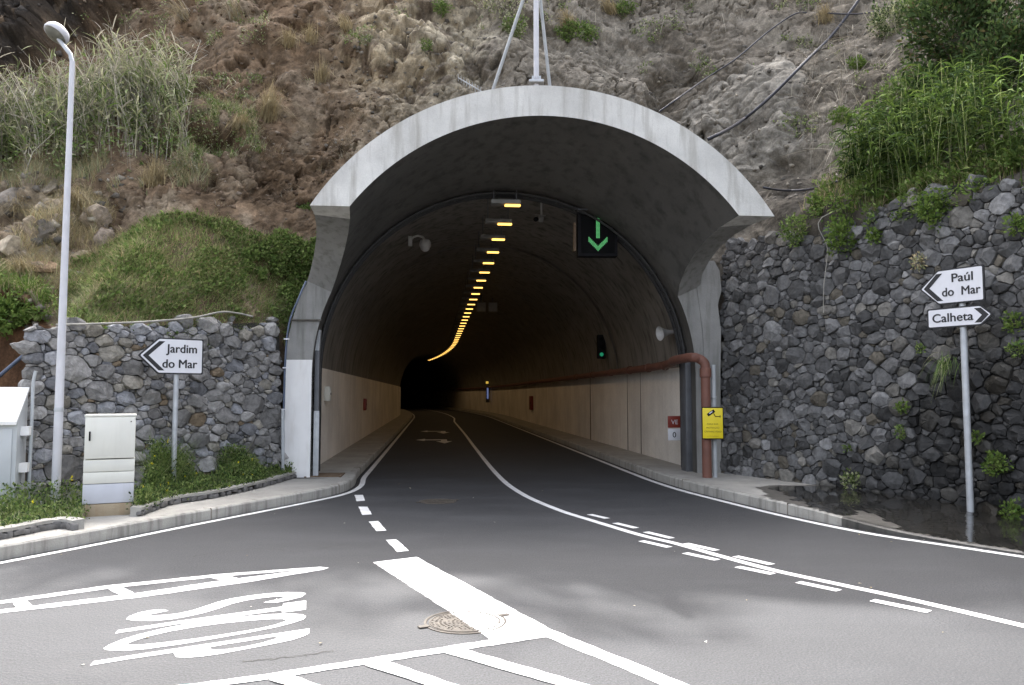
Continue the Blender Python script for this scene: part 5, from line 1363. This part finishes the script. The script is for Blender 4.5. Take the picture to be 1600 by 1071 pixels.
# ------------------------------------------------------------------ arrow signs
def arrow_poly(w, h, tip, left=True, ins=0.0):
    i = ins; sl_ = math.hypot(tip, h / 2) / (h / 2)
    pts = [(-w / 2 + i * sl_, 0), (-w / 2 + tip + i * .45, h / 2 - i), (w / 2 - i, h / 2 - i), (w / 2 - i, -h / 2 + i), (-w / 2 + tip + i * .45, -h / 2 + i)]
    return pts if left else [(-x, z) for x, z in reversed(pts)]
def rounded(poly, r=.02, k=3):
    out = []
    n = len(poly)
    for i in range(n):
        p0, p1, p2 = Vector(poly[i - 1]), Vector(poly[i]), Vector(poly[(i + 1) % n]); a = p1 + (p0 - p1).normalized() * r; b = p1 + (p2 - p1).normalized() * r
        for j in range(k + 1):
            t = j / k; out.append(tuple((a * (1 - t) ** 2 + p1 * 2 * t * (1 - t) + b * t * t)))
    return out
def sign_plate(par, w, h, tip, left, off, lines, chev):
    x0_, z0_ = off
    def sh(poly): return [(x + x0_, z + z0_) for x, z in poly]
    pl = MB().prism(sh(rounded(arrow_poly(w, h, tip, left), .022)), 0, .025).build('sign_panel', M['blackpaint'], par, None)
    MB().prism(sh(rounded(arrow_poly(w, h, tip, left, .021), .02)), -.004, .0).build('face', M['signwhite'], pl, None)
    MB().prism(sh(rounded(arrow_poly(w * .99, h * .99, tip, left), .022)), .0252, .03).build('back', M['signback'], pl, None)
    cx_, ch, cw, tk = chev; s_ = 1 if left else -1
    pts = [(0, 0), (cw, ch / 2), (cw + tk, ch / 2), (tk, 0), (cw + tk, -ch / 2), (cw, -ch / 2)]
    poly = [(x0_ + s_ * (cx_ + x), z0_ + z) for x, z in pts]
    mb = MB(); mb.add([(x, -.0065, z) for x, z in poly], [(0, 1, 2, 3), (0, 3, 4, 5)]).build('chevron', M['blackpaint'], pl, None)
    mb = MB()
    for tx, x, z, hh, ww in lines: text_xz(mb, tx, x0_ + x, z0_ + z, height=hh, width=ww, y=-.0065, bold=.024)
    mb.build('lettering', M['blackpaint'], pl, None)
pbase = G(276, 726, .15); pbase = Vector((P(276, 640, 12.15).x, 12.15, .15))
o = empty('direction_sign', pbase, 'white arrow sign reading Jardim do Mar on a grey post before the left wall', 'sign', math.atan2(.63, .73))
zs = P(276, 557, 12.15).z - .15
MB().tube([(.0, .06, 0), (0, .06, zs + .2)], .04, 14).build('post', M['galv'], o, 60)
sign_plate(o, .97, .56, .29, True, (-.1, zs), (('Jardim', -.08, .055, .135, .46), ('do Mar', -.13, -.18, .135, .52)), (-.42, .45, .235, .085))
MB().box((0, .03, zs - .15), (.14, .04, .04)).box((0, .03, zs + .15), (.14, .04, .04)).build('clamp', M['galv'], o)
pbase = G(1513, 806, .05)
o = empty('direction_sign', pbase, 'pole with white arrow signs Paúl do Mar and Calheta by the right wall', 'sign', math.atan2(-.75, .48))
z1 = P(1492, 446, pbase.y).z - .05; z2 = P(1502, 495, pbase.y).z - .05
MB().tube([(0, .06, 0), (0, .06, z1 + .2)], .044, 14).build('post', M['galv'], o, 60)
MB().lathe((0, .06, 0), [(.09, 0), (.09, .012), (.052, .02)], n=14).build('foot', M['galv'], o)
sign_plate(o, .90, .50, .27, True, (-.12, z1), (('Paúl', .02, .055, .125, .285), ('do  Mar', -.12, -.135, .125, .52)), (-.385, .39, .19, .085))
sign_plate(o, .90, .285, .16, False, (-.02, z2), (('Calheta', -.37, -.058, .125, .56),), (-.395, .2, .1, .09))
MB().box((0, .03, z1 + .12), (.14, .04, .04)).box((0, .03, z1 - .14), (.14, .04, .04)).box((0, .03, z2), (.14, .04, .04)).build('clamp', M['galv'], o)

# ------------------------------------------------------------------ cabinets
cb_ = G(168, 806, .15)
o = empty('utility_cabinet', cb_, 'cream utility cabinet on a stained concrete plinth before the left wall', 'cabinet', .44)
k_ = cb_.y * .998 / FPX; wd = 72 * k_
MB().box((0, .17, .05), (wd * .93, .32, .2), 0, .012).build('plinth', M['plinth'], o)
MB().box((0, .17, .28), (wd * .985, .32, .25), 0, .01).build('base_section', M['cabinet_base'], o)
MB().box((0, .17, .483), (wd * .985, .325, .145), 0, .006).build('lower_panel', M['cabinet'], o)
MB().box((0, .17, .639), (wd * .985, .325, .155), 0, .006).build('lower_panel', M['cabinet'], o)
MB().box((0, .17, 1.0), (wd * .975, .31, .54), 0, .006).build('body', M['cabinet'], o)
dr = MB().box((0, .004, .995), (wd * .965, .02, .53), 0, .005).build('door', M['cabinet'], o)
MB().box((-wd * .39, -.012, 1.02), (.02, .016, .12), 0, .004).build('handle', M['black'], dr)
MB().box((wd * .4, -.008, 1.2), (.014, .01, .014), 0, .002).build('lock', M['black'], dr)
MB().box((0, .17, 1.28), (wd * 1.01, .35, .03), 0, .01).build('roof', M['cabinet'], o)
kb = G(21, 806, .12)
o = empty('kiosk_cabinet', kb, 'large pale grey cabinet with sloping white roof cut by the left edge', 'cabinet', .29)
z_f = P(22, 660, kb.y).z - .12; z_b = z_f + .42; dpk = .42; wk = 1.5
sk = -.0
body = [(0, 0), (0, z_f), (dpk, z_b), (dpk, 0)]
def yz_prism(mb, poly, x0_, x1_):
    n_ = len(poly); vs = [(x0_, y, z) for y, z in poly] + [(x1_, y, z) for y, z in poly]
    return mb.add(vs, [tuple(range(n_)), tuple(range(2 * n_ - 1, n_ - 1, -1))] + [(i, i + n_, (i + 1) % n_ + n_, (i + 1) % n_) for i in range(n_)])
yz_prism(MB(), body, -wk, 0).build('body', M['kiosk'], o, None)
yz_prism(MB(), [(-.06, z_f - .035), (-.06, z_f + .01), (dpk + .03, z_b + .045), (dpk + .03, z_b + .0)], -wk - .03, .004).build('roof', M['white_paint'], o, None)
MB().box((-.45, -.008, z_f / 2), (.8, .016, z_f * .86), 0, .005).build('door', M['kiosk'], o)
for y_, z in ((.22, z_f * .9), (.2, z_f * .5)):
    yz_prism(MB(), [(y_ - .08, z - .06), (y_ - .06, z + .06), (y_ + .06, z + .06), (y_ + .08, z - .06)], .0, .1).build('vent_cowl', M['white_paint'], o, None)

# ------------------------------------------------------------------ planter beds with weeds, edging stones, manholes
edge1 = [G(x, y, .18) for x, y in ((212, 803), (265, 785), (330, 775), (400, 760), (440, 749), (466, 741))]
edge2 = [G(x, y, .16) for x, y in ((-250, 872), (-60, 846), (0, 840), (60, 828), (100, 823), (122, 826))]
def edging(path, label):
    pts = catmull(path, 8); e = empty('stone_edging', path[0], label, 'edging', 0, 'low stone edgings of the weed beds')
    mb = MB(); V = []; F = []
    strip = offset_path(pts, 0)
    a = offset_path(pts, .07); b = offset_path(pts, -.07); n_ = len(pts); vs = []; fs = []
    for i in range(n_):
        j = random.uniform(-.004, .004); vs += [(a[i].x, a[i].y, .222), (a[i].x, a[i].y, .258 + j), (b[i].x, b[i].y, .265 + j), (b[i].x, b[i].y, .0)]
    for i in range(n_ - 1):
        for k in range(3): fs.append((i * 4 + k, i * 4 + k + 1, (i + 1) * 4 + k + 1, (i + 1) * 4 + k))
    fs += [(0, 1, 2, 3), tuple((n_ - 1) * 4 + k for k in (3, 2, 1, 0))]
    MB().add(vs, fs).build('coping', M['pavement'], e, 40, world=e)
    mb = MB(); L = 0
    for i in range(n_ - 1):
        seg = pts[i + 1] - pts[i]; k = max(1, int(seg.length / .11))
        for j in range(k):
            c = pts[i].lerp(pts[i + 1], (j + random.random() * .6) / k); t = seg.normalized(); nn = Vector((t.y, -t.x, 0)); c = c + nn * .045
            mb = MB(); mb.box((c.x, c.y, random.uniform(.165, .2)), (random.uniform(.07, .14), .07, random.uniform(.05, .085)), math.atan2(t.y, t.x) + random.uniform(-.2, .2), .015, ry=random.uniform(-.3, .3)); mb.build('edging_stone', M['edgestone'], e, 40, world=e)
M['edgestone'] = mat_simple('edging_basalt', (0.14, 0.135, 0.13), .9, .45, 7, .6, 25)
edging(edge1, 'low stone edging of the weed bed beside the portal left foot')
edging(edge2, 'low stone edging of the small weed patch at the left edge of the frame')
def ptri(poly, n):
    xs = [p[0] for p in poly]; ys_ = [p[1] for p in poly]; pts = np.zeros((0, 2))
    while len(pts) < n:
        c = np.stack([RNG.uniform(min(xs), max(xs), n * 3), RNG.uniform(min(ys_), max(ys_), n * 3)], -1); pts = np.concatenate([pts, c[in_poly(c[:, 0], c[:, 1], poly)]])
    return pts[:n]
bed1 = [(p.x - .03, p.y + .03) for p in edge1] + [(-4.25, 14.7), (-4.75, 13.9), (-5.25, 12.9), (-5.55, 12.2), (-5.0, 10.6)]
bed2 = [(p.x - .03, p.y + .05) for p in edge2] + [(-5.7, 10.7), (-6.6, 10.6), (-8.5, 11.2), (-10, 9.5)]
sheet('soil', bed1, .2, M['earth'], thick=.2); sheet('soil', bed2, .2, M['earth'], thick=.2)
def weeds(bed, edge_, n, hm, label, sc):
    s = Soup(); b2 = ptri(bed, n); b = np.concatenate([b2, np.full((n, 1), .2)], 1)
    ed = np.array([(p.x, p.y) for p in edge_]); de = np.sqrt(((b[:, None, :2] - ed[None]) ** 2).sum(-1)).min(1)
    cl = fbm(b * np.array([2.2, 2.2, 0]), 4, 300) * .5 + .5
    hh = hm * np.clip(.12 + 1.25 * cl ** 1.5, .1, 1.1) * (.3 + .7 * sstep(0, .9, de)); keep_ = RNG.random(n) < np.clip(.35 + cl * 1.0, 0, 1); b = b[keep_]; hh = hh[keep_]; n = len(b)
    t = RNG.uniform(.02, 1, n); c = b + np.stack([RNG.normal(0, .05, n), RNG.normal(0, .05, n), hh * t], -1)
    s.leaves(c, RNG.uniform(.02, .062, n), GREEN + DKGREEN + [(.17, .22, .07), (.2, .24, .09)], np.tile([0, -.2, .5], (n, 1)), aspect=.55)
    m_ = n // 5; s.blades(b[:m_], hh[:m_] * RNG.uniform(.5, 1.25, m_), .007, .35, GREEN + BRIGHT + PALE[:2])
    k = int(n / 7); s.blades(b[:k], RNG.uniform(.06, .16, k), .011, .6, BRIGHT + PALE)
    f = RNG.choice(n, sc); fc = b[f] + np.stack([0 * hh[f], 0 * hh[f], hh[f] * RNG.uniform(.95, 1.3, sc)], -1)
    for _ in range(3): s.leaves(fc, .03, [(.7, .62, .03)], flat=3, aspect=.9)
    s.blades(b[f], hh[f] * 1.2, .006, .05, GREEN)
    return tag(s.build('weeds', M['leaf']), label, 'weeds', kind='stuff')
weeds(bed1, catmull(edge1, 6), 52000, .8, 'green weeds with yellow flowers in the bed below the left stone wall', 36)
weeds(bed2, catmull(edge2, 6), 20000, .32, 'low green weeds around the street lamp foot at far left', 14)

def manhole(p, r, label):
    o = empty('manhole_cover', (p.x, p.y, 0), label, 'manhole cover', .3)
    MB().lathe((0, 0, 0), [(r * 1.0, .0), (r * 1.0, .006), (r * .95, .007), (r * .93, .0)], n=40).build('frame', M['iron'], o, 30)
    mb = MB().lathe((0, 0, 0), [(r * .885, .0), (r * .885, .003), (0, .003)], n=40)
    for ring_ in range(1, 9):
        rr = r * .1 * ring_; k = int(6 * ring_ * 1.05)
        for q in range(k):
            if random.random() < .2: continue
            a = 2 * math.pi * q / k + ring_; mb.box((math.cos(a) * rr, math.sin(a) * rr, .0045), (r * .05, r * .035, random.uniform(.003, .007)), a + .5 * (q % 2))
    mb.lathe((0, 0, 0), [(r * .86, .0), (r * .855, .0075), (r * .83, .0075), (r * .825, .0)], n=40)
    mb.build('cover', M['iron'], o, 30)
    mb = MB()
    for a in (.2, 3.3): mb.box((math.cos(a) * r * 1.06, math.sin(a) * r * 1.06, .008), (.08, .05, .008), a)
    mb.build('lug', M['iron'], o)
manhole(G(727, 972), .31, 'rusty round manhole cover half over the wide white stop bar')
manhole(G(684, 784), .30, 'dark round manhole cover in the shaded lane before the tunnel mouth')
gp = G(508, 743, .15)
o = empty('drain_grate', (gp.x, gp.y, .15), 'rusty drain grate in the pavement beside the portal left foot', 'drain grate', .1)
mb = MB()
for i in range(9): mb.box((0, -.3 + i * .075, .008), (.62, .03, .018))
mb.build('bar', M['grate'], o, None); MB().box((-.32, 0, .006), (.04, .7, .02)).box((.32, 0, .006), (.04, .7, .02)).build('frame', M['grate'], o, None)

# wet strip of pavement under the right wall, and the kerb-side wet stain
wp = [G(x, y, .05) for x, y in ((1195, 775), (1300, 768), (1420, 776), (1600, 800), (1800, 830), (1800, 905), (1600, 890), (1540, 880), (1500, 856), (1450, 862), (1400, 846), (1385, 822), (1335, 806), (1310, 824), (1280, 812), (1225, 784))]
vs = []
def wet_sheet(poly):
    # follow the pavement's own height: sampled on a fine grid inside the outline
    P2 = [(p.x, p.y) for p in poly]; xs = [p[0] for p in P2]; ys_ = [p[1] for p in P2]; st = .06
    nx_ = int((max(xs) - min(xs)) / st) + 2; ny_ = int((max(ys_) - min(ys_)) / st) + 2
    gx_, gy_ = np.meshgrid(min(xs) + np.arange(nx_) * st, min(ys_) + np.arange(ny_) * st, indexing='ij')
    wob = fbm(np.stack([gx_ * 2, gy_ * 2, gx_ * 0], -1), 3, 400) * .16; wob2 = fbm(np.stack([gx_ * 2, gy_ * 2, gx_ * 0 + 7], -1), 3, 410) * .16
    ins = in_poly(gx_ + wob, gy_ + wob2, P2)
    kr = np.array([(p.x, p.y) for p in KR if -20 < p.y < 18])
    return gx_, gy_, ins
gx_, gy_, ins = wet_sheet(wp)
krp = [p for p in KR if p.y < 17]; krd = catmull([Vector((p.x, p.y, 0)) for p in krp], 8); kra = np.array([(p.x, p.y) for p in krd])
def pave_h(x, y):
    d2 = (kra[:, 0] - x) ** 2 + (kra[:, 1] - y) ** 2; i = int(np.argmin(d2)); return h_right(krd[i]), math.sqrt(d2[i]), i
def lay(gx_, gy_, ins, lift):
    V = []; F = []; ind = {}
    for i in range(gx_.shape[0]):
        for j in range(gx_.shape[1]):
            if ins[i, j]:
                h, d, k = pave_h(gx_[i, j], gy_[i, j])
                t = krd[min(k + 1, len(krd) - 1)] - krd[max(k - 1, 0)]; side = (gx_[i, j] - krd[k].x) * t.y - (gy_[i, j] - krd[k].y) * t.x
                if side < 0 or d < .022: continue
                ind[i, j] = len(V); V.append((gx_[i, j], gy_[i, j], h + lift))
    for (i, j) in ind:
        if (i + 1, j) in ind and (i, j + 1) in ind and (i + 1, j + 1) in ind: F.append((ind[i, j], ind[i + 1, j], ind[i + 1, j + 1], ind[i, j + 1]))
    return MB().add(V, F)
tag(lay(gx_, gy_, ins, .006).build('puddle', M['wet'], None, None), kind='structure')
M['damp'] = mat_concrete('damp_concrete', (0.12, 0.112, 0.098), 0.8, (0.04, 0.037, 0.032), 0.5, sz=1.6)
dp = [G(x, y, .06) for x, y in ((1165, 772), (1290, 764), (1420, 772), (1600, 796), (1850, 826), (1850, 950), (1600, 896), (1540, 884), (1440, 864), (1370, 842), (1290, 822), (1215, 796))]
gx2, gy2, in2 = wet_sheet(dp)
tag(lay(gx2, gy2, in2, .003).build('damp_patch', M['damp'], None, None), kind='structure')

# small litter on the asphalt
s = Soup(); n = 34
b = np.stack([RNG.uniform(-5, 5, n), RNG.uniform(5, 15, n), np.full(n, .008)], -1); s.leaves(b, RNG.uniform(.015, .05, n), [(.5, .45, .33), (.3, .24, .14), (.6, .58, .5)], np.stack([RNG.normal(0, 1, n), RNG.normal(0, 1, n), 0 * b[:, 0]], -1), flat=30, aspect=.6)
n = 260; k = RNG.integers(0, len(KL), n); t_ = []
kk = [p for p in KL if 6 < p.y < 16] + [p for p in KR if 8 < p.y < 22]
b = np.array([(p.x, p.y, .009) for p in (kk[i % len(kk)] for i in RNG.integers(0, len(kk), n))]) + np.stack([RNG.normal(0, .1, n), RNG.normal(0, .3, n), np.zeros(n)], -1)
s.leaves(b, RNG.uniform(.01, .035, n), [(.3, .24, .14), (.2, .16, .1)], np.stack([RNG.normal(0, 1, n), RNG.normal(0, 1, n), 0 * b[:, 0]], -1), flat=30, aspect=.6)
tag(s.build('leaf_litter', M['straw']), 'dry leaf bits scattered on the asphalt and along the kerbs', 'litter', kind='stuff')

mb = MB()
for pts_ in (((520, 1018), (460, 1026), (410, 1032), (380, 1034)), ((300, 870), (400, 858), (470, 862), (540, 850))):
    p_ = catmull([G(*q) for q in pts_], 14); p_ = [p + Vector((random.gauss(0, .012), random.gauss(0, .012), 0)) for p in p_]
    strip_mb(p_, .008, .0025, mb)
tag(mb.build('road_crack', M['mortar'], None, None), kind='structure')
